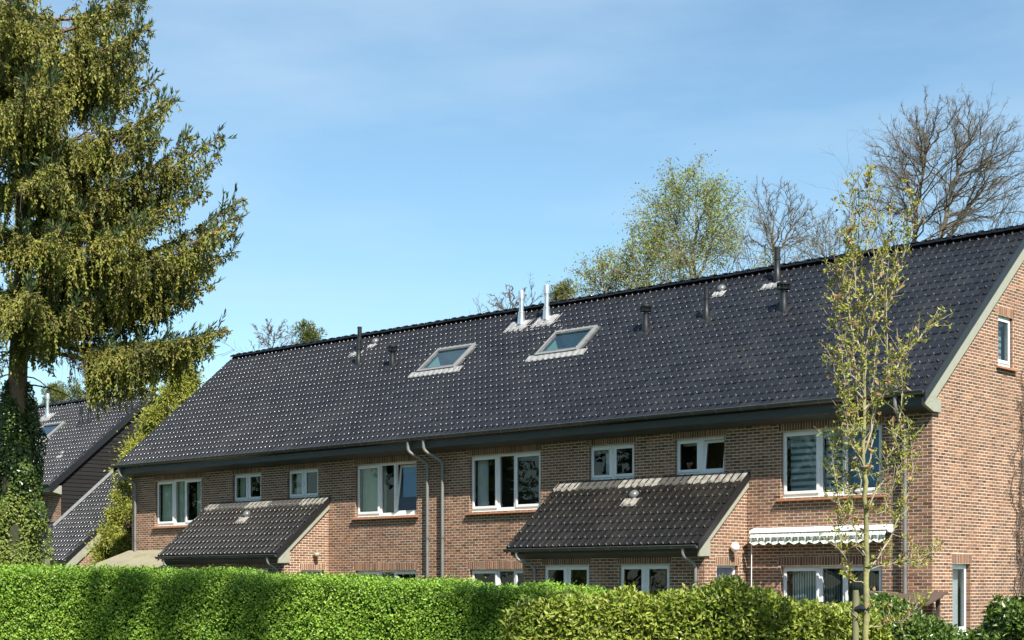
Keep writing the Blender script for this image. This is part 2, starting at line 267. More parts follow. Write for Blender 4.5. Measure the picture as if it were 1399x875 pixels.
def brick_wall(name, parent, F, u0, u1, z0, z1, holes=(), outline=None, soldiers=(), reveal=.11, phase=0, parts=True):
    """mortar sheet with real openings, then bricks proud of it"""
    outline = outline or [(u0, z0), (u1, z0), (u1, z1), (u0, z1)]
    us = sorted({u0, u1, *[h[0] for h in holes], *[h[1] for h in holes]}); zs = sorted({z0, z1, *[h[2] for h in holes], *[h[3] for h in holes]})
    b = MB()
    for i in range(len(us)-1):
        for j in range(len(zs)-1):
            cu = (us[i]+us[i+1])/2; cz = (zs[j]+zs[j+1])/2
            if any(h[0] < cu < h[1] and h[2] < cz < h[3] for h in holes): continue
            pl = clip([(us[i], zs[j]), (us[i+1], zs[j]), (us[i+1], zs[j+1]), (us[i], zs[j+1])], outline)
            if len(pl) > 2: b.add([F.p(u, z) for u, z in pl], [tuple(range(len(pl)))])
    for (a, c, lo, hi) in holes:        # reveals
        for (p, q) in (((a, lo), (a, hi)), ((c, lo), (c, hi)), ((a, hi), (c, hi)), ((a, lo), (c, lo))):
            b.add([F.p(*p), F.p(*q), F.p(*q, -reveal-.06), F.p(*p, -reveal-.06)], [(0, 1, 2, 3)])
    wall = b.obj(name, M['mortar'], parent)
    V = []; Fc = []
    def brick(poly, d0=-.004, d1=.0035, sub=True):
        n = len(poly)
        cu = sum(p[0] for p in poly)/n; cz = sum(p[1] for p in poly)/n; k = len(V); e = .0022; pr = d1+random.uniform(-.0015, .0015)
        for (u, z) in poly: V.append(F.p(u, z, d0))
        for (u, z) in poly:
            V.append(F.p(u-(e if u > cu else -e), z-(e if z > cz else -e), pr))
        Fc.append([k+n+i for i in range(n)])
        for i in range(n): Fc.append([k+i, k+(i+1) % n, k+n+(i+1) % n, k+n+i])
    nrow = int((z1-z0)/CH)+1
    solid = list(holes)+[(s[0], s[1], s[2], s[3]) for s in soldiers]
    for r in range(nrow):
        za = z0+r*CH+JT/2; zb = za+CH-JT
        off = (BL/2 if r % 2 else 0)+phase
        k0 = int((u0-off)/BL)-1
        u = off+k0*BL
        while u < u1:
            a = max(u+JT/2, u0); c = min(u+BL-JT/2, u1)
            if c-a > .02:
                rs = [(a, c, za, zb)]; full = (abs(c-a-(BL-JT)) < 1e-4)
                for h in solid: rs = minus(rs, (h[0]-.003, h[1]+.003, h[2]-.003, h[3]+.003))
                for q in rs:
                    if q[1]-q[0] < .015 or q[3]-q[2] < .012: continue
                    pl = clip([(q[0], q[2]), (q[1], q[2]), (q[1], q[3]), (q[0], q[3])], outline)
                    if len(pl) < 3: continue
                    area_ok = len(pl) == 4 and full and len(rs) == 1 and q == (a, c, za, zb) and abs(pl[1][0]-pl[0][0]-(c-a)) < 1e-4
                    cp = F.p((a+c)/2, (za+zb)/2)
                    if area_ok and parts and name == 'wall' and F.n.y < -.5: BRICKS.append([depth(cp), (a, c, za, zb), F, wall, len(BRICKS), brick, pl])
                    else: brick(pl)
            u += BL
    for s in soldiers:                   # upright bricks over an opening
        n = max(1, round((s[1]-s[0])/CH)); w_ = (s[1]-s[0])/n
        for i in range(n):
            a = s[0]+i*w_+JT/2*.8; c = a+w_-JT*.8
            brick([(a, s[2]+JT/2), (c, s[2]+JT/2), (c, s[3]-JT/2), (a, s[3]-JT/2)])
    for (a, c, lo, hi) in holes:         # brick ends seen in the reveals
        for ue, sg in ((a, 1), (c, -1)):
            for r in range(int((hi-lo)/CH)+2):
                za = z0+(int((lo-z0)/CH)+r)*CH+JT/2; zb = za+CH-JT
                za = max(za, lo); zb = min(zb, hi)
                if zb-za < .01: continue
                k = len(V); t = .004*sg
                V.extend([F.p(ue, za, -.003), F.p(ue, zb, -.003), F.p(ue, zb, -reveal), F.p(ue, za, -reveal),
                          F.p(ue+t, za, -.003), F.p(ue+t, zb, -.003), F.p(ue+t, zb, -reveal), F.p(ue+t, za, -reveal)])
                Fc.extend([[k+4, k+5, k+6, k+7], [k, k+1, k+5, k+4], [k+3, k+2, k+6, k+7], [k, k+3, k+7, k+4], [k+1, k+2, k+6, k+5]])
    PENDING.append((wall, V, Fc))
    return wall
PENDING = []
def finish_bricks(limit=300):
    BRICKS.sort(key=lambda q: q[0])
    # the nearest in view: keep the ones low enough to be outside the frame out of the count
    vis = [q for q in BRICKS if in_view(q[2].p(q[1][0], q[1][2]))]
    top = set(id(q) for q in vis[:limit]); base = None
    for q in BRICKS:
        if id(q) not in top: q[5](q[6]); continue
        F = q[2]; a, c, za, zb = q[1]; h = (zb-za)/2; l = (c-a)/2
        if base is None:
            e = .0022; m = MB(); v0 = [(-l,.004,-h),(l,.004,-h),(l,.004,h),(-l,.004,h)]; v1 = [(-l+e,-.0035,-h+e),(l-e,-.0035,-h+e),(l-e,-.0035,h-e),(-l+e,-.0035,h-e)]
            m.add(v0+v1, [(4,5,6,7),(0,1,5,4),(1,2,6,5),(2,3,7,6),(3,0,4,7)]); base = m.mesh('brick', M['brick'])
        p = F.p((a+c)/2, (za+zb)/2, random.uniform(-.0015, .0015))
        link(bpy.data.objects.new('brick', base), q[3], Matrix.Translation(p))
    for wall, V, Fc in PENDING:
        if not V: continue
        me = bpy.data.meshes.new('brickwork'); me.from_pydata([tuple(v) for v in V], [], Fc); me.materials.append(M['brick']); me.update()
        link(bpy.data.objects.new('brickwork', me), wall, kind='stuff')
def in_view(p):
    v = np.asarray(p, float)-CAM; z = v@AX
    if z < 1: return False
    px = CX+FPX*(v@RX)/z; py = HY-FPX*v[2]/z
    return 0 < px < 1399 and 0 < py < 835
# ------------------------------------------------------------------ windows
FL = Face((0, 0, 0), (1, 0, 0), (0, -1, 0))
def wbox(b, F, u0, u1, z0, z1, d0, d1):
    q0 = [F.p(u0, z0, d0), F.p(u1, z0, d0), F.p(u1, z1, d0), F.p(u0, z1, d0)]; q1 = [F.p(u0, z0, d1), F.p(u1, z0, d1), F.p(u1, z1, d1), F.p(u0, z1, d1)]
    return b.hexa(q0, q1)
def ring(b, F, u0, u1, z0, z1, wl, wr, wb, wt, d0, d1):
    wbox(b, F, u0, u0+wl, z0, z1, d0, d1); wbox(b, F, u1-wr, u1, z0, z1, d0, d1)
    wbox(b, F, u0+wl, u1-wr, z0, z0+wb, d0, d1); wbox(b, F, u0+wl, u1-wr, z1-wt, z1, d0, d1)
def curtain(F, win, u0, u1, z0, z1, d, m, amp=.03, per=.09, name='curtain'):
    n = max(6, int((u1-u0)/per*6)); vs = []; fs = []; ph = random.random()*9
    for i in range(n+1):
        u = u0+(u1-u0)*i/n; dd = d+amp*math.sin(i/6*2*math.pi+ph+.8*math.sin(i*.37))
        vs += [F.p(u, z0, dd), F.p(u, z1, dd*.9+d*.1)]
        if i: fs.append((2*i-2, 2*i, 2*i+1, 2*i-1))
    MB().add(vs, fs, True).obj(name, m, win)
def window(parent, F, u0, u1, z0, z1, kind='triple', tilt=None, inside=None, sill=True, depth_=.11, room='room', label=None, deep=.9):
    b = MB(); d0 = -depth_-.06; d1 = -depth_+.03; fw = .055
    ring(b, F, u0+.002, u1-.002, z0, z1, fw, fw, fw+.03, fw, d0, d1)
    W = u1-u0
    if kind == 'triple': bars = [(.385, .04), (.62, .04)]
    elif kind == 'double': bars = [(.5, .05)]
    else: bars = []
    edges = [u0+fw]
    for f, h in bars: wbox(b, F, u0+W*f-h, u0+W*f+h, z0+fw+.03, z1-fw, d0, d1-.002); edges += [u0+W*f-h, u0+W*f+h]
    edges.append(u1-fw)
    # projecting bottom trim of the frame
    wbox(b, F, u0+.002, u1-.002, z0-.018, z0-.001, d0, d1+.035)
    win = b.obj('window', M['frame'], parent, bevel=.006, label=label)
    n = len(edges)//2
    for i in range(n):
        a, c = edges[2*i], edges[2*i+1]; lo = z0+fw+.03; hi = z1-fw
        fixed = (kind == 'triple' and i == 1)
        if fixed: gp = (a, c, lo, hi); dg = -depth_-.02
        else:
            sw = .062; s = MB()
            ring(s, F, a-.012, c+.012, lo-.012, hi+.012, sw, sw, sw, sw, d1-.028, d1+.022)
            gp = (a-.012+sw, c+.012-sw, lo-.012+sw, hi+.012-sw); dg = d1-.004
            so_ = s.obj('sash', M['frame'], win, bevel=.006)
        seal = MB(); ring(seal, F, gp[0]-.001, gp[1]+.001, gp[2]-.001, gp[3]+.001, .008, .008, .008, .008, dg+.001, dg+.009); se = seal.obj('seal', M['seal'], win)
        g = MB(); g.add([F.p(gp[0], gp[2], dg), F.p(gp[1], gp[2], dg), F.p(gp[1], gp[3], dg), F.p(gp[0], gp[3], dg)], [(0, 1, 2, 3)]); go = g.obj('pane', M['glass'], win)
        if tilt == i and not fixed:      # bottom-hung sash tipped inwards at the top
            piv = Vector(F.p(a, lo)); ax = F.u.normalized(); T = Matrix.Translation(piv) @ Matrix.Rotation(R(-7), 4, ax) @ Matrix.Translation(-piv)
            for q in (so_, go, se): q.matrix_basis = T; q.location += Vector(F.n)*-.03
    # room behind
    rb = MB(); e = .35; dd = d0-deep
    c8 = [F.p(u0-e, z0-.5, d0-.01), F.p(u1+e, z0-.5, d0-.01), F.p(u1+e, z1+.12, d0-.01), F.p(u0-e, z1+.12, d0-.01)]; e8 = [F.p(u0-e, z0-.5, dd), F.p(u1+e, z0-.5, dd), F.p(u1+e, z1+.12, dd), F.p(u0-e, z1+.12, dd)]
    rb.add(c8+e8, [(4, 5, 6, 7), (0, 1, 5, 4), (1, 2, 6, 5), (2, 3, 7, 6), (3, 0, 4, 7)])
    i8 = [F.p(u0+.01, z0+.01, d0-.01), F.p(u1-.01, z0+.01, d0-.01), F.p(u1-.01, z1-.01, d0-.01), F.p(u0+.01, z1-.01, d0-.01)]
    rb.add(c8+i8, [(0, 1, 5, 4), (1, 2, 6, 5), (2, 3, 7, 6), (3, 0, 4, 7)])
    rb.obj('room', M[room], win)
    if sill:
        s = MB(); q0 = []; s0 = u0-.09; s1 = u1+.09
        prof = [(-depth_-.02, z0-.015), (.085, z0-.04), (.085, z0-.072), (-depth_-.02, z0-.06)]
        s.hexa([F.p(s0, z, d) for d, z in prof], [F.p(s1, z, d) for d, z in prof]); s.obj('sill', M['sill'], win, bevel=.004)
    dcur = d0-.07
    for it in (inside or []):
        k = it[0]; a = u0+W*it[1]; c = u0+W*it[2]
        if k == 'curtain': curtain(F, win, a, c, z0+.03, z1-.03, dcur, M[it[3]])
        elif k == 'zebra':
            zz = z1-.10; i = 0
            L_ = MB(); D_ = MB()
            while zz > z0+.05:
                h = .058 if i % 2 else .075; wbox(L_ if i % 2 == 0 else D_, F, a, c, max(zz-h, z0+.04), zz, dcur-.004, dcur); zz -= h; i += 1
            wbox(L_, F, a, c, z1-.15, z1-.05, dcur+.01, dcur+.05)
            L_.obj('blind', M['blind_l'], win); D_.obj('blind_band', M['blind_d'], win)
        elif k == 'blind':
            B_ = MB(); wbox(B_, F, a, c, it[4]*(z1-z0)+z0, z1-.06, dcur-.004, dcur); B_.obj('blind', M[it[3]], win)
        elif k == 'vertical':
            B_ = MB(); q = a
            while q < c: wbox(B_, F, q, q+.035, z0+.03, z1-.1, dcur-.002, dcur+random.uniform(0, .02)); q += .06
            B_.obj('blind', M[it[3]], win)
        elif k == 'flowers':
            F_ = MB(); cx_ = (a+c)/2
            for q in range(9): p = F.p(cx_+random.uniform(-.07, .07), z0+.2+random.uniform(-.05, .08), dcur+.03); F_.lathe([(.001, -.03), (.03, -.01), (.035, .01), (.001, .03)], p, 8)
            F_.obj('flower_pot', M[it[3]], win)
    return win
M['flower'] = mat('red_flower', (.45,.05,.05), .6, rnd=[(.4,.04,.05), (.6,.45,.42), (.35,.08,.06)])
# ------------------------------------------------------------------ tiled roofs
TW, TE = .385, .262        # tile width and exposure
def tile_mesh():
    xs = []; hs = []
    def prof(x):
        h = 0
        for c, a, wd in ((.040, .040, .036), (.2325, .040, .036), (.137, .010, .013), (.325, .004, .02)):
            t = (x-c)/wd
            if abs(t) < 1: h += a*(.5+.5*math.cos(math.pi*t))
        return h
    xs = [0, .010, .022, .034, .044, .052, .060, .068, .080, .105, .128, .146, .172, .197, .210, .224, .236, .245, .253, .261, .272, .310, .345, TW]
    n = len(xs); V = []; Fc = []
    # length runs along -y (down slope); front edge at y=0
    for (y, dz, sh) in ((.29, -.002, 1), (.05, .018, 1), (.036, .0182, .985), (.024, .018, .94), (.013, .0165, .85), (.004, .0135, .70), (-.002, .006, .45), (-.004, -.012, .0)):
        for x in xs: V.append((x, y, dz+prof(x)*sh if sh else dz+0*x))
    m = 8
    for j in range(m-1):
        for i in range(n-1): Fc.append((j*n+i, (j+1)*n+i, (j+1)*n+i+1, j*n+i+1))
    return V, Fc
TV, TF = tile_mesh(); TVn = np.array(TV); TFn = np.array(TF)
def roof_frame(Y0, Z0, up=1):          # eave line point; local y up the slope (towards +Y*up), local z normal
    s = .85; L_ = math.hypot(1, s); yv = Vector((0, up/L_, s/L_)); xv = Vector((1, 0, 0)); zv = xv.cross(yv)
    if zv.z < 0: xv = -xv; zv = -zv
    m = Matrix((xv, yv, zv)).transposed().to_4x4(); m.translation = Vector((0, Y0, Z0)); return m
TILES = []
def tiled_roof(roof, x0, x1, rows, Y0, Z0, material, up=1, skip=(), keyed=True, topcut=None, limitrows=None):
    FM = roof_frame(Y0, Z0, up); n = int(round((x1-x0)/TW)); tw = (x1-x0)/n; A = np.array(FM)
    cand = []
    for r in range(rows):
        off = 0 if r % 2 == 0 else tw/2
        k = 0
        while True:
            xa = x0+k*tw-off
            if xa >= x1-.02: break
            k += 1
            a = max(xa, x0); b_ = min(xa+tw, x1)
            if any(s[0] < (a+b_)/2 < s[1] and s[2] < (r+.4)*TE < s[3] for s in skip): continue
            full = (b_-a) > tw-.01
            lx = a if up > 0 else -b_
            T = FM @ Matrix.Translation((lx, r*TE, 0)) @ Matrix.Rotation(random.gauss(0, .006), 4, 'X') @ Matrix.Rotation(random.gauss(0, .008), 4, 'Y') @ Matrix.Rotation(random.gauss(0, .004), 4, 'Z') @ Matrix.Scale(tw/TW if full else (b_-a)/TW, 4, (1, 0, 0))
            cand.append((T, full, xa < x0))
    vs = []; fs = []; base = 0
    for T, full, lefthalf in cand:
        p = T.translation
        if keyed and full and in_view(p): TILES.append((depth(p), T, roof, material)); continue
        LOOSE.setdefault((roof.name, material.name), (roof, material, []))[2].append(T if full else (T, lefthalf))
LOOSE = {}
def finish_tiles(limit=300):
    TILES.sort(key=lambda q: q[0]); me = {}
    for i, (d, T, roof, material) in enumerate(TILES):
        if i < limit:
            if material.name not in me:
                me[material.name] = npmesh('roof_tile', TVn, TFn, material, True)
            link(bpy.data.objects.new('roof_tile', me[material.name]), roof, T)
        else: LOOSE.setdefault((roof.name, material.name), (roof, material, []))[2].append(T)
    for roof, material, Ts in LOOSE.values():
        nv = len(TVn); V = np.empty((len(Ts)*nv, 3)); H = np.c_[TVn, np.ones(nv)]
        for i, T in enumerate(Ts):
            if isinstance(T, tuple):         # half tile: squeezed from half of the profile
                T, _ = T
            V[i*nv:(i+1)*nv] = (H @ np.array(T).T)[:, :3]
        Fc = (TFn[None]+(np.arange(len(Ts))*nv)[:, None, None]).reshape(-1, 4)
        link(bpy.data.objects.new('roof_tiling', npmesh('roof_tiling', V, Fc, material, True)), roof, kind='stuff')
def ridge_tiles(roof, x0, x1, Y, Z, material, pitch=.333):
    m = MB(); n = 10; vs = []; fs = []
    for (x, r) in ((0, .100), (.30, .100), (.300, .130), (.366, .132), (.374, .112)):
        for k in range(n+1):
            an = math.pi*(-.02+1.04*k/n); vs.append((x, -math.cos(an)*r*1.15, math.sin(an)*r*.82))
    for j in range(4):
        for k in range(n): fs.append((j*(n+1)+k, j*(n+1)+k+1, (j+1)*(n+1)+k+1, (j+1)*(n+1)+k))
    m.add(vs, fs, True); me = m.mesh('ridge_tile', material); x = x0
    while x < x1-.1:
        link(bpy.data.objects.new('ridge_tile', me), roof, Matrix.Translation((x, Y, Z+random.uniform(-.006, .006))) @ Matrix.Rotation(random.uniform(-.008, .008), 4, 'Z')); x += pitch
def gutter(parent, x0, x1, Y, Z, r=.068, brk=.62, endcap=True):
    g = MB(); n = 10; vs = []; fs = []
    for x in (x0, x1):
        for k in range(n+1):
            an = math.pi*k/n; vs.append((x, Y-math.cos(an)*r, Z-math.sin(an)*r))
        for k in range(n+1):
            an = math.pi*(n-k)/n; vs.append((x, Y-math.cos(an)*(r-.006), Z-math.sin(an)*(r-.006)))
    c = 2*(n+1)
    for k in range(c): fs.append((k, (k+1) % c, c+(k+1) % c, c+k))
    g.add(vs, fs, True)
    g.tube([(x0, Y-r, Z+.004), (x1, Y-r, Z+.004)], .011, 8)
    for x in (x0, x1):
        g.add([(x, Y-math.cos(math.pi*k/n)*r, Z-math.sin(math.pi*k/n)*r) for k in range(n+1)], [tuple(range(n+1))])
    go = g.obj('gutter', M['gutter'], parent)
    x = x0+.3; me = None
    b = MB()
    for k in range(n):
        a0 = math.pi*k/n; a1 = math.pi*(k+1)/n; rr = r+.006
        b.hexa([(-.014, -math.cos(a0)*rr, -math.sin(a0)*rr), (-.014, -math.cos(a1)*rr, -math.sin(a1)*rr), (-.014, -math.cos(a1)*(r-.001), -math.sin(a1)*(r-.001)), (-.014, -math.cos(a0)*(r-.001), -math.sin(a0)*(r-.001))],
               [(.014, -math.cos(a0)*rr, -math.sin(a0)*rr), (.014, -math.cos(a1)*rr, -math.sin(a1)*rr), (.014, -math.cos(a1)*(r-.001), -math.sin(a1)*(r-.001)), (.014, -math.cos(a0)*(r-.001), -math.sin(a0)*(r-.001))])
    me = b.mesh('gutter_bracket', M['zinc'])
    while x < x1-.1: link(bpy.data.objects.new('gutter_bracket', me), go, Matrix.Translation((x, Y, Z))); x += brk
    return go
def downpipe(parent, pts, r=.042, clips=(), name='downpipe', m='pipe'):
    P = [Vector(p) for p in pts]; out = [P[0]]
    for i in range(1, len(P)-1):          # rounded elbows
        a = (P[i-1]-P[i]); c = (P[i+1]-P[i]); q = min(.09, a.length*.45, c.length*.45); a.normalize(); c.normalize()
        for t in (0, .25, .5, .75, 1):
            p0 = P[i]+a*q; p2 = P[i]+c*q; out.append(p0*(1-t)**2+P[i]*2*t*(1-t)+p2*t*t)
    out.append(P[-1]); d = MB(); d.tube(out, r, 12); o = d.obj(name, M[m], parent)
    for z in clips:
        x, y = P[-1].x, P[-1].y; c = MB(); c.lathe([(r, -.018), (r+.008, -.018), (r+.008, .018), (r, .018)], (x, y, z), 12); c.box((x-.008, y+r, z-.012), (x+.008, y+r+.08, z+.012))
        c.box((x-r-.02, y-.012, z-.012), (x+r+.02, y+.012, z+.012)); c.obj('pipe_clip', M['zinc'], o)
    return o
# ------------------------------------------------------------------ the terrace
XL = -27.06; G = .85; RZ = 9.27; RY = 4.0; EY = -.50; EZ = RZ-G*(RY-EY)
T = thing('brick_terrace', 'long brick terrace with glazed dark tiled roof, two roof windows and two porches', 'terraced house', (-13.5, 4, 0))
zl = lambda y: RZ+G*(y-RY)
big = [(-25.83, -23.48), (-16.67, -14.32), (-12.44, -10.09), (-3.43, -1.08)]
small = [(-21.98, -20.66), (-19.50, -18.18), (-8.61, -7.28), (-6.16, -4.84)]
ZB0, ZB1, ZS0, ZS1, GZ0, GZ1 = 3.61, 4.98, 4.19, 4.995, .84, 2.21
holes = [(a, b, ZB0, ZB1) for a, b in big]+[(a, b, ZS0, ZS1) for a, b in small]+[(a, b, GZ0, GZ1) for a, b in big[:]]
sold = [(a-.05, b+.05, ZB1, 5.17) for a, b in big]+[(a-.05, b+.05, ZS1, 5.185) for a, b in small]+[(a-.05, b+.05, GZ1, GZ1+.2) for a, b in big]
brick_wall('wall', T, FL, XL, 0, 0, 5.32, holes, soldiers=sold)
FG = Face((0, 0, 0), (0, 1, 0), (1, 0, 0))
gz = lambda y: zl(y)-.10
gout = [(0, 0), (8, 0), (8, gz(0)), (4, gz(4)), (0, gz(0))]
gh = [(2.74, 3.42, 6.31, 7.34), (.80, 1.56, .86, 2.24)]
brick_wall('gable_wall', T, FG, 0, 8, 0, gz(4), gh, gout, soldiers=[(2.70, 3.46, 7.34, 7.54), (.76, 1.60, 2.24, 2.44), (2.98, 3.14, 6.06, 6.2)], phase=.03)
bk = MB(); bk.add([(XL, 0, 0), (XL, 8, 0), (XL, 8, gz(0)), (XL, 4, gz(4)), (XL, 0, gz(0))], [(0, 1, 2, 3, 4)]); bk.add([(XL, 8, 0), (0, 8, 0), (0, 8, gz(0)), (XL, 8, gz(0))], [(0, 1, 2, 3)])
bk.obj('rear_wall', M['mortar'], T)
ins = [[('curtain', .03, .40, 'curtain_g'), ('curtain', .78, 1.0, 'curtain_g'), ('curtain', .40, .60, 'curtain_g')],
       [('curtain', .03, .42, 'curtain_g'), ('blind', .68, 1.0, 'blind_b', .35)],
       [('curtain', .02, .17, 'curtain_w')],
       [('zebra', .04, .385, ''), ('zebra', .40, .60, ''), ('blind', .62, .98, 'blind_b', .05)]]
for i, (a, b) in enumerate(big):
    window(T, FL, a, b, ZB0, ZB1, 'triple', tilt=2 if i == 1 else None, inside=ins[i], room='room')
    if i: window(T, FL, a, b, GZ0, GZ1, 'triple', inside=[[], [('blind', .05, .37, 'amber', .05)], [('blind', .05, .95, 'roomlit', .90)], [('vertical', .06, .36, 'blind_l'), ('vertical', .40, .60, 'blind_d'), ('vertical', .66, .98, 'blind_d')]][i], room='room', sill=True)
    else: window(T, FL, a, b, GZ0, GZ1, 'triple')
for i, (a, b) in enumerate(small):
    window(T, FL, a, b, ZS0, ZS1, 'double', sill=False, tilt=1 if i == 3 else None,
           inside=[[('curtain', .05, .25, 'curtain_g')], [('curtain', .1, .4, 'curtain_w')], [('curtain', .25, .48, 'curtain_w'), ('blind', .05, .48, 'curtain_w', .80)], [('blind', .05, .45, 'curtain_w', .82), ('flowers', .16, .22, 'flower')]][i])
window(T, FG, 2.74, 3.42, 6.31, 7.34, 'single', depth_=.10, inside=[('zebra', .12, .9, '')])
window(T, FG, .80, 1.56, .86, 2.24, 'single', depth_=.13, sill=False, inside=[('curtain', .05, .95, 'curtain_w')])
# roof body, front and back slopes
def slab(b, pts, th=.10):                # pts: polygon in 3D, thickness along its normal downwards
    P = [Vector(p) for p in pts]; n = (P[1]-P[0]).cross(P[2]-P[0]).normalized()
    if n.z < 0: n = -n
    return b.hexa([p-n*th for p in P], P)
RX0, RX1 = XL-.2, .10
sky = [(-16.37, -14.93, 1.98, 2.82), (-12.06, -10.65, 2.0, 2.82)]
def slp(y): return (y-EY)*math.hypot(1, G)
rb = MB()
xs = [RX0+.02, sky[0][0], sky[0][1], sky[1][0], sky[1][1], RX1-.03]; ys = [EY+.03, 1.98, 2.82, RY]
for i in range(5):
    for j in range(3):
        if i in (1, 3) and j == 1: continue
        slab(rb, [(xs[i], ys[j], zl(ys[j])-.025), (xs[i+1], ys[j], zl(ys[j])-.025), (xs[i+1], ys[j+1], zl(ys[j+1])-.025), (xs[i], ys[j+1], zl(ys[j+1])-.025)], .08)
slab(rb, [(xs[0], 8-EY, zl(EY)-.02), (xs[-1], 8-EY, zl(EY)-.02), (xs[-1], RY+.001, zl(RY)-.02), (xs[0], RY+.001, zl(RY)-.02)], .08)
roof = rb.obj('roof', M['tile'], T)
ROWS = int(slp(RY)/TE)
skips = [(a-.06, b+.06, slp(y0)-.05, slp(y1)+.0) for a, b, y0, y1 in sky]
tiled_roof(roof, RX0, RX1, ROWS+1, EY, EZ, M['tile'], 1, skips)
tiled_roof(roof, RX0, RX1, 5, 8-EY-(ROWS-4)*TE/math.hypot(1, G), EZ+(ROWS-4)*TE*G/math.hypot(1, G), M['tile'], -1, keyed=False)
ridge_tiles(roof, RX0-.03, RX1, RY, RZ+.035, M['tile'])
# verge capping at both ends
for x, w_ in ((RX1, .035), (RX0, -.035)):
    v = MB(); a = (EY-.02, zl(EY-.02)); c = (RY, zl(RY))
    q = lambda xx, dz0, dz1: [(xx, a[0], a[1]+dz0), (xx, c[0], c[1]+dz0), (xx, c[0], c[1]+dz1), (xx, a[0], a[1]+dz1)]
    v.hexa(q(x, -.14, .035), q(x+w_, -.14, .035)); v.obj('verge_tile_edge', M['black'], roof)
# barge board with boxed return at the eave
bb = MB()
out = [(-.42, 5.50), (-.42, 5.23), (-.10, 5.13), (.18, 5.13), (.18, 5.39), (0.02, 5.385)]
s_ = [(y, zl(y)-.145) for y in (RY, -.42)]; lo = [(y, zl(y)-.47) for y in (.06, RY)]
bb.hexa([(.003, *p) for p in [(-.42, zl(-.42)-.145), (RY, zl(RY)-.145), (RY, zl(RY)-.47), (.02, zl(.02)-.47)]], [(.082, *p) for p in [(-.42, zl(-.42)-.145), (RY, zl(RY)-.145), (RY, zl(RY)-.47), (.02, zl(.02)-.47)]])
bb.hexa([(.003, *p) for p in [(-.42, zl(-.42)-.147), (.018, zl(.02)-.472), (.018, 5.38), (-.42, 5.24)]], [(.080, *p) for p in [(-.42, zl(-.42)-.147), (.018, zl(.02)-.472), (.018, 5.38), (-.42, 5.24)]])
bb.hexa([(.003, *p) for p in [(-.42, 5.235), (.018, 5.378), (.20, 5.378), (.20, 5.13), (-.10, 5.13)]], [(.078, *p) for p in [(-.42, 5.235), (.018, 5.378), (.20, 5.378), (.20, 5.13), (-.10, 5.13)]])
bb.hexa([(.004, *p) for p in [(RY+.002, zl(RY)-.145), (8.42, zl(-.42)-.145), (7.98, zl(.02)-.47), (RY+.002, zl(RY)-.47)]], [(.080, *p) for p in [(RY+.002, zl(RY)-.145), (8.42, zl(-.42)-.145), (7.98, zl(.02)-.47), (RY+.002, zl(RY)-.47)]])
bb.obj('barge_board', M['barge'], T)
fb = MB(); fb.hexa([(XL-.12, -.42, 5.23), (XL-.12, -.42, 5.46), (XL-.12, -.012, 5.46), (XL-.12, -.012, 5.14)], [(.002, -.42, 5.23), (.002, -.42, 5.46), (.002, -.012, 5.46), (.002, -.012, 5.14)])
fb.obj('fascia', M['fascia'], T, bevel=.006)
gutter(T, RX0-.02, RX1-.01, -.50, 5.49)
for xp in (-13.26, -13.80):
    downpipe(T, [(xp-.28 if xp > -13.5 else xp-.30, -.50, 5.42), (xp-.28 if xp > -13.5 else xp-.30, -.50, 5.17), (xp, -.12, 4.88), (xp, -.12, .1)], clips=(4.66, 3.0, 1.4))
downpipe(T, [(-.52, -.50, 5.42), (-.52, -.50, 5.2), (-.52, -.12, 4.9), (-.52, -.12, .1)], clips=(4.5, 2.45, 1.2))
downpipe(T, [(XL+.05, -.50, 5.42), (XL+.05, -.48, 5.2), (XL+.35, -.12, 4.95), (XL+.35, -.12, .1)], clips=(4.6, 3.2))
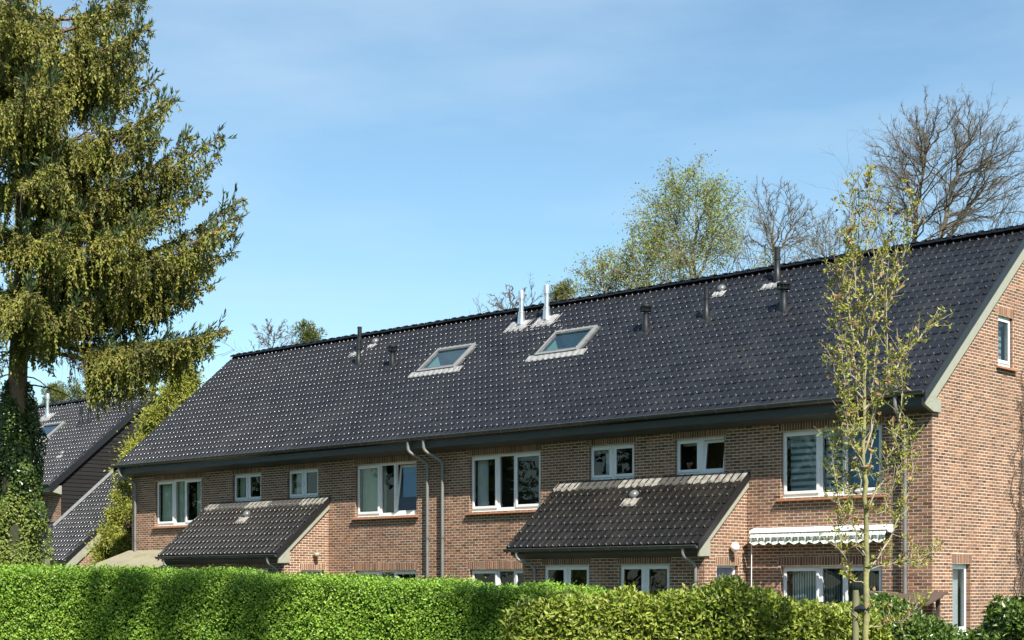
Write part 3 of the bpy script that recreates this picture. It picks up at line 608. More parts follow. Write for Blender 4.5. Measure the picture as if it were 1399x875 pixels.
# roof windows
NR = Vector((0, -G, 1)).normalized(); UR = Vector((0, 1, G)).normalized()
def rp(x, y, h=0): return Vector((x, y, zl(y)))+NR*h
class RF:
    def __init__(s, f, u=Vector((1, 0, 0)), n=NR, up=UR): s.f = f; s.u = u; s.n = n; s.up = up
def roofwin(x0, x1, y0, y1, stain, F=rp, parent=T, open_=True):
    f = MB(); w_ = .055; s0 = 0
    def bar(xa, xb, ya, yb, h0, h1, bb_=f): bb_.hexa([F(xa, ya, h0), F(xb, ya, h0), F(xb, yb, h0), F(xa, yb, h0)], [F(xa, ya, h1), F(xb, ya, h1), F(xb, yb, h1), F(xa, yb, h1)])
    iy = .06
    bar(x0, x0+w_, y0, y1, -.02, .10); bar(x1-w_*1.3, x1, y0, y1, -.02, .10); bar(x0+w_, x1-w_*1.3, y0, y0+iy, -.02, .095); bar(x0+w_, x1-w_*1.3, y1-iy*1.2, y1, -.02, .10)
    fr = f.obj('roof_window', M['zincframe'], parent, bevel=.006)
    s = MB(); bar(x0+w_+.002, x0+w_+.05, y0+iy, y1-iy*1.2, .02, .09, s); bar(x1-w_*1.3-.05, x1-w_*1.3-.002, y0+iy, y1-iy*1.2, .02, .09, s); bar(x0+w_+.05, x1-w_*1.3-.05, y0+iy, y0+iy+.04, .02, .09, s); bar(x0+w_+.05, x1-w_*1.3-.05, y1-iy*1.2-.04, y1-iy*1.2, .02, .088, s)
    s.obj('sash', M['zinc'], fr)
    g = MB(); g.add([F(x0+.1, y0+.06, .055), F(x1-.1, y0+.06, .055), F(x1-.1, y1-.07, .055), F(x0+.1, y1-.07, .055)], [(0, 1, 2, 3)]); g.obj('pane', M['skyglass'], fr)
    sh = MB(); a = [F(x0+.05, y0+.03, -.021), F(x1-.05, y0+.03, -.021), F(x1-.05, y1-.03, -.021), F(x0+.05, y1-.03, -.021)]; c = [F(x0+.05, y0+.03, -.4), F(x1-.05, y0+.03, -.4), F(x1-.05, y1-.03, -.4), F(x0+.05, y1-.03, -.4)]
    sh.add(a+c, [(0, 1, 5, 4), (1, 2, 6, 5), (2, 3, 7, 6), (3, 0, 4, 7)]); sh.obj('lining', M['shaft'], fr)
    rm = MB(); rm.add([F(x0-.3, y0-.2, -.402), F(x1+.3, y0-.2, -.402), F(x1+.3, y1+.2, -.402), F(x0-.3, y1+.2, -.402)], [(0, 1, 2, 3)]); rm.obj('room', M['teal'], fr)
    # lead apron dressed over the tiles below, upstands at the sides
    ap = MB(); n = int((x1-x0+.55)/.0481); vs = []; fs = []
    for i in range(n+1):
        x = x0-.2+(x1-x0+.55)*i/n; wv_ = .010*math.sin(i*math.pi/2+1); fr_ = .012*math.sin(i*1.7)
        for y, h in ((y0+.02, .065), (y0-.06, .055+wv_), (y0-.14+fr_, .048+wv_), (y0-.155+fr_, .03)): vs.append(F(x, y, h))
        if i: fs += [(4*i-4+k, 4*i+k, 4*i+k+1, 4*i-4+k+1) for k in range(3)]
    ap.add(vs, fs, False); ap.obj('lead_apron', M['lead'], fr)
    sd_ = MB(); bar(x0-.055, x0-.001, y0, y1, .0, .05, sd_); sd_.obj('side_flashing', M['zinc'], fr); sd_ = MB(); bar(x1+.001, x1+.055, y0, y1, .0, .05, sd_); sd_.obj('side_flashing', M['zinc'], fr)
M['zincframe'] = mat('window_cladding', (.24,.24,.235), .45, metal=.3, noise=(6, (.17,.172,.17), .45, .7, .5), coord='World')
M['teal'] = mat('sky_tinted_attic', (.05,.11,.12), .9)  # teal imitates sky reflected in the roof window, painted on the surface below
for (a, b, y0, y1) in sky: roofwin(a, b, y0, y1, 0)
# flues and vents standing through the roof
def leadpatch(parent, x, y, sx, sy, F=rp, m='lead', h=.052):
    p = MB(); n = 10; vs = []; fs = []; g2 = 6
    for i in range(n+1):
        for j in range(g2+1):
            u = -1+2*i/n; v = -1+2*j/g2; edge = (abs(u) > .99 or abs(v) > .99)
            vs.append(F(x+u*sx/2, y+v*sy/2+.012*math.sin(i*2.1), h-(.03 if edge else 0)+.009*math.sin(i*1.9+1)))
    for i in range(n):
        for j in range(g2): a = i*(g2+1)+j; fs.append((a, a+g2+1, a+g2+2, a+1))
    return p.add(vs, fs, False).obj('lead_slate', M[m], parent)
def vent(kind, x, y, h, r=.06, F=rp, parent=T, lead=None, m=None):
    p = F(x, y, 0); b = MB(); zb = p.z-.12
    if kind == 'pipe':
        b.lathe([(r*1.25, 0), (r*1.25, .22), (r, .26), (r, h*.62), (r*1.14, h*.63), (r*1.14, h*.68), (r, .69*h), (r, h-.05), (r*1.05, h-.05), (r*1.05, h), (r*.8, h), (r*.8, h-.1), (.001, h-.1)], (p.x, p.y, zb+.1), 14); o = b.obj('vent_pipe', M['black'], parent)
    elif kind == 'mushroom':
        b.lathe([(r*1.15, 0), (r*1.15, .2), (r, .24), (r, h-.17), (r*1.3, h-.16), (r*1.3, h-.145), (r*.8, h-.14), (r*.8, h-.03)], (p.x, p.y, zb+.1), 14); o = b.obj('vent_cowl', M['black'], parent)
        c = MB(); c.lathe([(r*1.8, h-.05), (r*1.85, h-.03), (r*1.8, h), (r*1.2, h+.012), (.001, h+.015)], (p.x, p.y, zb+.1), 16); c.lathe([(r*1.75, h-.15), (r*1.8, h-.15), (r*1.8, h-.135), (r*.8, h-.13)], (p.x, p.y, zb+.1), 16)
        for k in range(12):
            an = k*math.pi/6; cx_, cy_ = p.x+r*1.7*math.cos(an), p.y+r*1.7*math.sin(an); c.box((cx_-.008, cy_-.008, zb+.1+h-.14), (cx_+.008, cy_+.008, zb+.1+h-.045))
        c.obj('cowl_cap', M['black'], o)
    elif kind == 'steel':
        b.lathe([(r*1.75, 0), (r*1.35, .30), (r*1.4, .33), (r*1.4, .35), (r, .36), (r, h-.02)], (p.x, p.y, zb+.12), 18); o = b.obj('flue', M['steel'], parent)
        c = MB(); c.lathe([(r*1.0, h-.22), (r*1.28, h-.21), (r*1.28, h-.02), (r*1.2, h), (r*1.05, h), (r*1.05, h-.06), (.001, h-.06)], (p.x, p.y, zb+.12), 18); c.lathe([(r*1.02, h-.25), (r*1.15, h-.25), (r*1.15, h-.235), (r*1.02, h-.235)], (p.x, p.y, zb+.12), 18); c.obj('flue_terminal', M['steel'], o)
    elif kind == 'dome':
        q = F(x, y, .05); n = 12; vs = []; fs = []
        ex = Vector((1, 0, 0)); ey = UR; ez = NR
        for j in range(6):
            ph = j/5*math.pi/2; rr = .115*math.cos(ph); hh = .10*math.sin(ph)
            for k in range(n): an = 2*math.pi*k/n; vs.append(q+ex*rr*math.cos(an)+ey*rr*math.sin(an)*(1.1)+ez*hh)
        for j in range(5):
            for k in range(n): fs.append((j*n+k, j*n+(k+1) % n, (j+1)*n+(k+1) % n, (j+1)*n+k))
        b.add(vs, fs, True); o = b.obj('vent_dome', M['dome'], parent)
    if lead: leadpatch(o, x+lead[3] if len(lead) > 3 else x, y+lead[2], lead[0], lead[1], F, lead[4] if len(lead) > 4 else 'lead')
    else:
        if kind in ('pipe', 'mushroom'): leadpatch(o, x, y-.02, .36, .34, F, 'black', .048)
    return o
vent('pipe', -20.30, 3.36, .74, .065, lead=(.55, .16, -.15)); vent('pipe', -19.62, 2.72, .76, .07)
vent('dome', -19.86, 3.62, 0, lead=(.34, .16, -.14)); vent('mushroom', -17.90, 2.46, .60, .078)
vent('steel', -13.86, 3.42, .91, .066, lead=(.80, .40, -.05, -.05)); vent('steel', -12.99, 3.46, .91, .066, lead=(.82, .42, -.05, .04))
vent('mushroom', -8.86, 2.42, .66, .078); vent('pipe', -7.17, 2.56, .78, .07)
vent('dome', -7.42, 3.55, 0, lead=(.36, .18, -.14)); vent('pipe', -5.88, 3.58, .82, .072, lead=(.62, .18, -.17))
vent('mushroom', -4.97, 2.46, .66, .085)
# ------------------------------------------------------------------ porches (lean-tos)
M['flashpale'] = mat('pale_flashing', (.24,.225,.195), .8, noise=[(7, (.11,.10,.085), .4, .62, .8), (45, (.38,.36,.32), .5, .8, .5)], bump=(35, .004), coord='World')
def porch(x0, x1, wx, dy0, dy1, streak):
    P = T; PY = -1.50; ez = 2.63; ey = -1.80; G2 = .83; zt = lambda y: ez+.02+G*(y-ey)
    F = Face((0, PY, 0), (1, 0, 0), (0, -1, 0)); FS = Face((x1, 0, 0), (0, 1, 0), (1, 0, 0))
    hs = [(a, b, .95, 2.26) for a, b in wx]
    brick_wall('porch_wall', P, F, x0, x1, 0, 2.62, hs, soldiers=[(a-.04, b+.04, 2.26, 2.46) for a, b in wx])
    so_ = [(PY, 0), (-.005, 0), (-.005, zt(0)-.16), (PY, zt(PY)-.16)]
    brick_wall('porch_side_wall', P, FS, PY, -.005, 0, zt(0)-.16, [(dy0, dy1, .12, 2.23)], so_, soldiers=[(dy0-.04, dy1+.04, 2.23, 2.41)])
    lw = MB(); lw.add([(x0, PY, 0), (x0, 0, 0), (x0, 0, zt(0)-.16), (x0, PY, zt(PY)-.16)], [(0, 1, 2, 3)]); lw.obj('porch_rear_wall', M['mortar'], P)
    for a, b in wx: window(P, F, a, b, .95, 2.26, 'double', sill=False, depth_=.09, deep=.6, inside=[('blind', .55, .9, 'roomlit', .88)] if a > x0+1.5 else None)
    # half-glazed side door
    d = MB(); fr = .05; ring(d, FS, dy0+.002, dy1-.002, .12, 2.228, fr, fr, .12, .05, -.16, -.08); door = d.obj('door', M['frame'], P, bevel=.005)
    pn = MB(); pn.add([FS.p(dy0+fr, .24, -.12), FS.p(dy1-fr, .24, -.12), FS.p(dy1-fr, 2.178, -.12), FS.p(dy0+fr, 2.178, -.12)], [(0, 1, 2, 3)]); pn.obj('pane', M['glass'], door)
    curtain(FS, door, dy0+.05, dy1-.05, .2, 2.17, -.16, M['lavender'], .012, .12)
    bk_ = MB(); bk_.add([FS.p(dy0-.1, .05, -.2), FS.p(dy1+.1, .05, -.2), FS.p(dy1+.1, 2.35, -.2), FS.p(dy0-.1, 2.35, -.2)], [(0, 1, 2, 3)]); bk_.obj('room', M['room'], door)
    # roof
    r0, r1 = x0-.22, x1+.06; rb2 = MB(); slab(rb2, [(r0+.01, ey+.03, zt(ey+.03)-.03), (r1-.02, ey+.03, zt(ey+.03)-.03), (r1-.02, -.008, zt(-.008)-.03), (r0+.01, -.008, zt(-.008)-.03)], .07)
    rf = rb2.obj('porch_roof', M['tile_old'], P)
    rows = int((-.20-ey)*math.hypot(1, G)/TE)+1
    tiled_roof(rf, r0, r1, rows, ey, ez+.02, M['tile_old'])
    b = MB(); q = lambda xx, ya, yb, d0, d1: [(xx, ya, zt(ya)+d0), (xx, yb, zt(yb)+d0), (xx, yb, zt(yb)+d1), (xx, ya, zt(ya)+d1)]
    b.hexa(q(r1, ey-.01, -.012, -.13, .03), q(r1+.025, ey-.01, -.012, -.13, .03)); b.obj('porch_verge_edge', M['black'], rf); b = MB(); b.hexa(q(r0, ey-.01, -.012, -.13, .03), q(r0-.02, ey-.01, -.012, -.13, .03)); b.obj('porch_verge_edge', M['black'], rf)
    b = MB(); b.hexa(q(x1+.003, ey+.06, -.012, -.30, -.132), q(x1+.05, ey+.06, -.012, -.30, -.132))
    zz = zt(-1.5)-.302
    b.hexa([(x1+.003, y, z) for y, z in ((ey+.06, zt(ey+.06)-.30), (-1.36, zt(-1.36)-.302), (-1.36, 2.41), (-1.50, 2.41))], [(x1+.047, y, z) for y, z in ((ey+.06, zt(ey+.06)-.30), (-1.36, zt(-1.36)-.302), (-1.36, 2.41), (-1.50, 2.41))])
    b.obj('porch_barge_board', M['barge'], P)
    b = MB(); b.hexa([(r0+.05, ey+.07, 2.50), (r0+.05, ey+.07, 2.62), (r0+.05, -1.512, 2.62), (r0+.05, -1.512, 2.40)], [(x1+.001, ey+.07, 2.50), (x1+.001, ey+.07, 2.62), (x1+.001, -1.512, 2.62), (x1+.001, -1.512, 2.40)]); b.obj('porch_fascia', M['fascia'], P, bevel=.005)
    gutter(P, r0-.04, r1+.0, ey-.03, ez-.015, .058, .55)
    downpipe(P, [(x1-.30, ey-.03, ez-.06), (x1-.30, ey-.03, ez-.22), (x1-.16, PY-.09, 2.22), (x1-.16, PY-.09, .1)], .036, (1.9,))
    downpipe(P, [(x0+.10, ey-.03, ez-.06), (x0+.10, ey-.03, ez-.22), (x0+.42, PY-.09, 2.22), (x0+.42, PY-.09, .1)], .036, (2.12,))
    # stepped flashing along the house wall: pale corrugated pieces and dark flat pieces
    yy = -.24
    for (f0, f1, pale) in streak:
        a = r0+(r1-r0)*f0; c = r0+(r1-r0)*f1; fl = MB(); n = max(2, int((c-a)/.048)); vs = []; fs = []
        for i in range(n+1):
            x = a+(c-a)*i/n; wv_ = (.016*math.cos(i*math.pi/2) if pale else .002*math.sin(i)); fy = .02*math.sin(i*1.3+a)
            for y, h in ((-.004, .035), (-.05, .04+wv_*.3), (yy+fy, .05+wv_), (yy-.012+fy, .02)):
                vs.append(Vector((x-(.0 if y > -.06 else .08*0), y, zt(y)+h)))
            if i: fs += [(4*i-4+k, 4*i+k, 4*i+k+1, 4*i-4+k+1) for k in range(3)]
        fl.add(vs, fs, pale); fl.obj('flashing', M['flashpale' if pale else 'darkflash'], rf, label='pale weathered corrugated flashing' if pale else 'dark flat flashing')
    cx_ = (x0+x1)/2-(.10 if x0 > -15 else .35)
    Fp = lambda x, y, h=0: Vector((x, y, zt(y)))+NR*h
    vent('dome', cx_, -.50, 0, F=Fp, parent=rf, lead=(.42, .2, -.17, 0, 'flashpale'))
    # wall lamp beside the door
    return FS
M['darkflash'] = mat('dark_flashing', (.055,.052,.047), .7, noise=[(4, (.16,.15,.13), .58, .75, .6)], coord='World')
porch(-9.26, -4.26, [(-8.66, -7.32), (-6.50, -5.14)], -1.08, -.32, [(0, .13, 1), (.13, .37, 0), (.37, .58, 1), (.58, .73, 0), (.73, .84, 1), (.84, 1, 1)])
porch(-22.80, -17.74, [(-21.90, -20.56), (-19.80, -18.44)], -.95, -.15, [(0, .10, 1), (.10, .36, 0), (.36, .55, 1), (.55, .81, 0), (.81, 1, 1)])
# white lime streak on the nearer porch roof
for dx in (0, .13):
    s = MB(); vs = []; fs = []
    zt = lambda y: 2.65+G*(y+1.8)
    # left as wear in the tile material
# party-wall drip stain handled in the brick material
finish_bricks(); 
# wall lamps
def wall_lamp(x, y, z, globe, label):
    t = thing('wall_lamp', label, 'wall lamp', (x, y, z))
    b = MB(); b.tube([(x, y, z-.02), (x+.03, y, z-.02)], .045, 12); b.tube([(x+.03, y, z-.02), (x+.08, y, z-.01), (x+.10, y, z+.01)], .016, 8); b.obj('bracket', M['brass'], t)
    g = MB(); r = .095 if globe else .075
    g.lathe([(r*math.sin(k*math.pi/10)+.0005, -r*math.cos(k*math.pi/10)) for k in range(11)], (x+.13, y, z+.02), 16); g.obj('lamp_globe', M['lampglass'] if globe else M['frostlamp'], t)
    c = MB(); c.lathe([(.001, .13), (.05, .125), (.07, .09), (.045, .085)], (x+.13, y, z), 14); c.obj('lamp_cap', M['brass'] if not globe else M['lampglass'], t)
M['frostlamp'] = mat('frosted_lamp', (.35,.31,.25), .4)
wall_lamp(-4.26, -.62, 2.58, True, 'round white opal wall lamp above the lavender side door of the nearer porch')
wall_lamp(-17.74, -.52, 2.62, False, 'small brownish wall lamp on the side wall of the farther porch')
# awning
aw = thing('awning', 'folded white and grey-green striped awning above the rightmost ground floor window', 'awning', (-2.43, 0, 2.9))
b = MB(); x0, x1 = -4.0, -.82
pr = [(-.01, 2.99), (-.10, 3.0), (-.24, 2.95), (-.27, 2.90), (-.24, 2.86), (-.10, 2.84), (-.01, 2.86)]
b.hexa([(x0, y, z) for y, z in pr], [(x1, y, z) for y, z in pr]); b.obj('cassette', M['frame'], aw, bevel=.006)
b = MB(); n = 150; vs = []; fs = []
for i in range(n+1):
    x = x0+.02+(x1-x0-.04)*i/n; sc = abs(math.sin(math.pi*i/n*13)); yo = .02*math.sin(i*.8)
    for (y, z) in ((-.275, 2.865), (-.33+yo, 2.80), (-.29-yo*.6, 2.73), (-.33+yo, 2.70-.055*sc)): vs.append((x, y, z))
    if i: fs += [(4*i-4+k, 4*i+k, 4*i+k+1, 4*i-4+k+1) for k in range(3)]
b.add(vs, fs, True); b.obj('valance', M['awning'], aw)
for x in (x0-.015, x1+.001):
    b = MB(); b.hexa([(x, y*1.06, z) for y, z in pr], [(x+.013, y*1.06, z) for y, z in pr]); b.obj('end_cap', M['frame'], aw)
b = MB(); b.tube([(x0+.02, -.24, 2.84), (x0+.02, -.25, 1.25)], .010, 8); b.obj('crank_rod', M['frame'], aw)
# little wooden lean-to roof with dry branch at the corner
ws = thing('log_store', 'small weathered wooden log store roof at the right brick corner under the downpipe', 'log store', (-.3, -.55, 0))
b = None
for i in range(7):
    xa = -1.36+i*.245; m_ = MB(); m_.hexa([(xa, -.85, 1.43), (xa+.235, -.85, 1.43), (xa+.235, -.03, 1.66), (xa, -.03, 1.66)], [(xa, -.85, 1.46), (xa+.235, -.85, 1.46), (xa+.235, -.03, 1.69), (xa, -.03, 1.69)]); m_.obj('board', M['wood'], ws)
for (x, y) in ((-1.45, -.8), (.17, -.8), (-1.45, -.1), (.17, -.1)): MB().box((x-.035, y-.035, 0), (x+.035, y+.035, 1.40 if y < -.5 else 1.60)).obj('post', M['wood'], ws)
MB().box((-1.5, -.86, 1.36), (.22, -.83, 1.425)).obj('front_beam', M['wood'], ws)
# canopy at the far end
cn = thing('canopy', 'low canopy with pale mossy flat roof at the far left corner of the terrace', 'canopy', (-25.2, -1.2, 0))
b = MB(); b.hexa([(-27.2, -2.3, 2.03), (-22.86, -2.3, 2.03), (-22.86, -.02, 2.80), (-27.2, -.02, 2.84)], [(-27.2, -2.3, 2.09), (-22.86, -2.3, 2.09), (-22.86, -.02, 2.86), (-27.2, -.02, 2.90)]); b.obj('roof', M['canopy'], cn)
for x in (-27.1, -24.95, -22.95): MB().box((x-.04, -2.22, 0), (x+.04, -2.14, 2.04)).obj('post', M['wood'], cn)
MB().box((-27.15, -2.24, 1.93), (-22.9, -2.15, 2.03)).obj('beam', M['wood'], cn)
# ------------------------------------------------------------------ neighbouring house on the left
NX, NY = -36.6, 3.25
NB = thing('neighbour_house', 'partly hidden house on the left with dark tiled roof and black clad gable', 'house', (NX-8, NY+4, 0))
zn = lambda y: RZ+G*(y-NY-RY); nrp = lambda x, y, h=0: Vector((x, y, zn(y)))+NR*h
FN = Face((0, NY, 0), (1, 0, 0), (0, -1, 0))
brick_wall('wall', NB, FN, NX-6.5, NX+0, 0, 5.3, [(NX-4.0, NX-1.6, 3.6, 4.98)], parts=False)
window(NB, FN, NX-4.0, NX-1.6, 3.6, 4.98, 'triple')
b = MB(); b.add([(NX, NY, 0), (NX, NY+8, 0), (NX, NY+8, zn(NY)-.1), (NX, NY+4, zn(NY+4)-.1), (NX, NY, zn(NY)-.1)], [(0, 1, 2, 3, 4)]); b.add([(NX-18, NY+8, 0), (NX, NY+8, 0), (NX, NY+8, zn(NY)-.1), (NX-18, NY+8, zn(NY)-.1)], [(0, 1, 2, 3)])
b.add([(NX-18, NY, 0), (NX-6.5, NY, 0), (NX-6.5, NY, 5.3), (NX-18, NY, 5.3)], [(0, 1, 2, 3)]); b.add([(NX-18, NY, 0), (NX-18, NY+8, 0), (NX-18, NY+8, zn(NY)-.1), (NX-18, NY+4, zn(NY+4)-.1), (NX-18, NY, zn(NY)-.1)], [(0, 1, 2, 3, 4)])
b.obj('rear_wall', M['mortar'], NB)
# cladding boards lapped on the gable
z = 2.0; n = 0; FNG = Face((NX, NY, 0), (0, 1, 0), (1, 0, 0)); Vb = []
while z < 9.2 and n < 60:
    h = .155
    for k in range(5):
        u0 = k*1.7-(n % 2)*.85; u1 = u0+1.69
        pl = clip([(u0, z), (u1, z), (u1, z+h), (u0, z+h)], [(.0, 0), (8, 0), (8, zn(NY)-.12), (4, zn(NY+4)-.12), (0, zn(NY)-.12)])
        if len(pl) > 2:
            m_ = MB(); m_.hexa([FNG.p(u, zz, .003) for u, zz in pl], [FNG.p(u, zz, .030 if zz < z+.02 else .012) for u, zz in pl]); m_.obj('cladding_board', M['clad'], NB)
    z += h-.005; n += 1
b = MB(); slab(b, [(NX-18, NY+EY+.03, zn(NY+EY+.03)-.025), (NX+.07, NY+EY+.03, zn(NY+EY+.03)-.025), (NX+.07, NY+RY, RZ-.025), (NX-18, NY+RY, RZ-.025)], .08)
slab(b, [(NX-18, NY+8-EY, zn(NY+EY)-.02), (NX+.07, NY+8-EY, zn(NY+EY)-.02), (NX+.07, NY+RY, RZ-.02), (NX-18, NY+RY, RZ-.02)], .08); nroof = b.obj('roof', M['tile'], NB)
nsk = (-41.6, -39.9, NY+1.9, NY+2.75)
tiled_roof(nroof, NX-9.2, NX+.1, ROWS+1, NY+EY, EZ, M['tile'], keyed=False)
ridge_tiles(nroof, NX-9.2, NX+.1, NY+RY, RZ+.035, M['tile'])
b = MB(); a = (NY+EY-.02, zn(NY+EY-.02)); c = (NY+RY, RZ)
q = lambda xx, d0, d1: [(xx, a[0], a[1]+d0), (xx, c[0], c[1]+d0), (xx, c[0], c[1]+d1), (xx, a[0], a[1]+d1)]
b.hexa(q(NX+.1, -.24, .035), q(NX+.135, -.24, .035)); b.obj('verge_tile_edge', M['black'], nroof)
b = MB(); b.hexa([(NX-9, NY-.42, 5.23), (NX-9, NY-.42, 5.46), (NX-9, NY-.012, 5.46), (NX-9, NY-.012, 5.14)], [(NX+.08, NY-.42, 5.23), (NX+.08, NY-.42, 5.46), (NX+.08, NY-.012, 5.46), (NX+.08, NY-.012, 5.14)]); b.obj('fascia', M['barge'], NB)
gutter(NB, NX-9, NX+.1, NY-.50, 5.49)
downpipe(NB, [(NX-1.2, NY-.50, 5.42), (NX-1.2, NY-.50, 5.2), (NX-1.0, NY-.12, 4.9), (NX-1.0, NY-.12, .1)], clips=(4.5,))
roofwin(-42.3, -40.85, NY+1.95, NY+2.78, 0, F=lambda x, y, h=0: nrp(x, y, h+.03), parent=NB)
vent('steel', -43.2, NY+3.35, .95, .062, F=nrp, parent=NB, lead=(.9, .42, -.05)); 
def neighpipe(x, y, h): vent('pipe', x, y, h, .06, F=nrp, parent=NB)
neighpipe(-39.5, NY+2.62, .72); neighpipe(-39.1, NY+2.75, .68); vent('dome', -38.2, NY+1.05, 0, F=nrp, parent=NB, lead=(.3, .15, -.13))
# its lower side wing
WX1 = -33.35; zw = lambda y: 2.67+G*(y-(NY-1.8)); b = MB(); ey = NY-1.8; yt = NY+3.4
slab(b, [(NX+.04, ey+.03, zw(ey+.03)-.03), (WX1-.02, ey+.03, zw(ey+.03)-.03), (WX1-.02, yt, zw(yt)-.03), (NX+.04, yt, zw(yt)-.03)], .07)
slab(b, [(NX-3.2, ey+.03, zw(ey+.03)-.031), (NX+.038, ey+.03, zw(ey+.03)-.031), (NX+.038, NY-.005, zw(NY-.005)-.031), (NX-3.2, NY-.005, zw(NY-.005)-.031)], .07)
wr = b.obj('wing_roof', M['tile'], NB)
tiled_roof(wr, NX+.04, WX1, int((yt-ey)*math.hypot(1, G)/TE), ey, 2.67, M['tile'], keyed=False); tiled_roof(wr, NX-3.2, NX+.04, 8, ey, 2.67, M['tile'], keyed=False)
b = MB(); n = 60
for i in range(n): 
    y0 = NY-.35+(yt-NY+.35)*i/n; y1 = y0+(yt-NY+.35)/n-.004; b.hexa([(NX+.03, y0, zw(y0)+.04), (NX+.13, y0, zw(y0)+.045), (NX+.13, y1, zw(y1)+.045), (NX+.03, y1, zw(y1)+.04)], [(NX+.03, y0, zw(y0)+.15), (NX+.13, y0, zw(y0)+.055), (NX+.13, y1, zw(y1)+.055), (NX+.03, y1, zw(y1)+.15)])
b.obj('flashing', M['zinc'], wr)
FW = Face((WX1-.06, 0, 0), (0, 1, 0), (1, 0, 0))
brick_wall('wing_side_wall', NB, FW, NY-1.5, yt, 0, zw(yt)-.2, (), [(NY-1.5, 0), (yt, 0), (yt, zw(yt)-.2), (NY-1.5, zw(NY-1.5)-.2)], parts=False)
brick_wall('wing_wall', NB, Face((0, NY-1.5, 0), (1, 0, 0), (0, -1, 0)), NX-3.0, WX1-.06, 0, 2.55, (), parts=False)
b = MB(); q = lambda xx, d0, d1: [(xx, ey, zw(ey)+d0), (xx, yt, zw(yt)+d0), (xx, yt, zw(yt)+d1), (xx, ey, zw(ey)+d1)]
b.hexa(q(WX1, -.13, .035), q(WX1+.025, -.13, .035)); b.obj('verge_tile_edge', M['black'], wr)
b = MB(); b.hexa(q(WX1-.055, -.50, -.132), q(WX1+.0, -.50, -.132)); b.obj('barge_board', M['barge'], NB)
gutter(NB, NX-3.2, WX1+.02, ey-.03, 2.62, .058, .55)
finish_tiles(); 
for wall, V, Fc in PENDING[-3:]:
    if V and not any(c.name.startswith('brickwork') for c in wall.children):
        me = bpy.data.meshes.new('brickwork'); me.from_pydata([tuple(v) for v in V], [], Fc); me.materials.append(M['brick']); me.update(); link(bpy.data.objects.new('brickwork', me), wall, kind='stuff')

# ------------------------------------------------------------------ vegetation helpers
def unit(v): return v/np.maximum(np.linalg.norm(v, axis=-1, keepdims=True), 1e-9)
def rdir(n): return unit(RNG.normal(size=(n, 3)))
def blades(P, D, W, l, w, fold=0.0, mid=.45):
    """P base points, D directions, W rough width vectors, l lengths, w widths -> diamond leaves (one quad, or two folded triangles)"""
    D = unit(D); W = unit(W-D*np.sum(W*D, 1, keepdims=True)); Nn = np.cross(D, W); l = np.asarray(l).reshape(-1, 1); w = np.asarray(w).reshape(-1, 1); n = len(P)
    a = P; t = P+D*l; m = P+D*l*mid; L_ = m+W*w*.5+Nn*w*fold; R_ = m-W*w*.5+Nn*w*fold
    V = np.stack([a, L_, t, R_], 1).reshape(-1, 3); i = np.arange(n)[:, None]*4
    if fold:
        F = np.concatenate([i+np.array([[0, 2, 1]]), i+np.array([[0, 3, 2]])]); return V, F
    return V, i+np.array([[0, 1, 2, 3]])
def lying(N0, updn=.35, out=.25, rough=.62):
    n = len(N0); Nm = unit(N0*.75+rdir(n)*rough+np.array([0, 0, .35])); D = unit(np.cross(Nm, rdir(n))+N0*out+np.array([0, 0, updn*.5])); return D, np.cross(Nm, D)
def leafobj(name, sets, mats, parent=None, mi=None, **k):
    Vs = []; Fs = []; MI = []; o = 0
    for j, (V, F) in enumerate(sets):
        Vs.append(V); Fs.append(F+o); o += len(V); MI.append(np.full(len(F), j if mi is None else mi[j]))
    me = npmesh(name, np.concatenate(Vs), np.concatenate(Fs), None, False, np.concatenate(MI), mats)
    return link(bpy.data.objects.new(name, me), parent, **k)
def tubes(name, segs, m, parent=None, n=4, smooth=True, **k):
    """segs: array (N, 8) p0, p1, r0, r1"""
    A = np.asarray(segs, float); p0 = A[:, :3]; p1 = A[:, 3:6]; r0 = A[:, 6:7]; r1 = A[:, 7:8]; d = unit(p1-p0)
    ref = np.where(np.abs(d[:, 2:3]) < .9, np.array([[0, 0, 1.0]]), np.array([[1.0, 0, 0]])); u = unit(np.cross(d, ref)); v = np.cross(d, u)
    V = []
    for (p, r) in ((p0, r0), (p1+d*.3*r1, r1)):
        for q in range(n): an = 2*math.pi*q/n; V.append(p+(u*math.cos(an)+v*math.sin(an))*r)
    V = np.stack(V, 1).reshape(-1, 3); i = np.arange(len(A))[:, None]*(2*n)
    F = np.concatenate([i+np.array([[q, (q+1) % n, n+(q+1) % n, n+q]]) for q in range(n)])
    return link(bpy.data.objects.new(name, npmesh(name, V, F, m, smooth)), parent, **k)
def polyline(pts, r0, r1):
    n = len(pts)-1; return [(*pts[i], *pts[i+1], r0+(r1-r0)*i/n, r0+(r1-r0)*(i+1)/n) for i in range(n)]
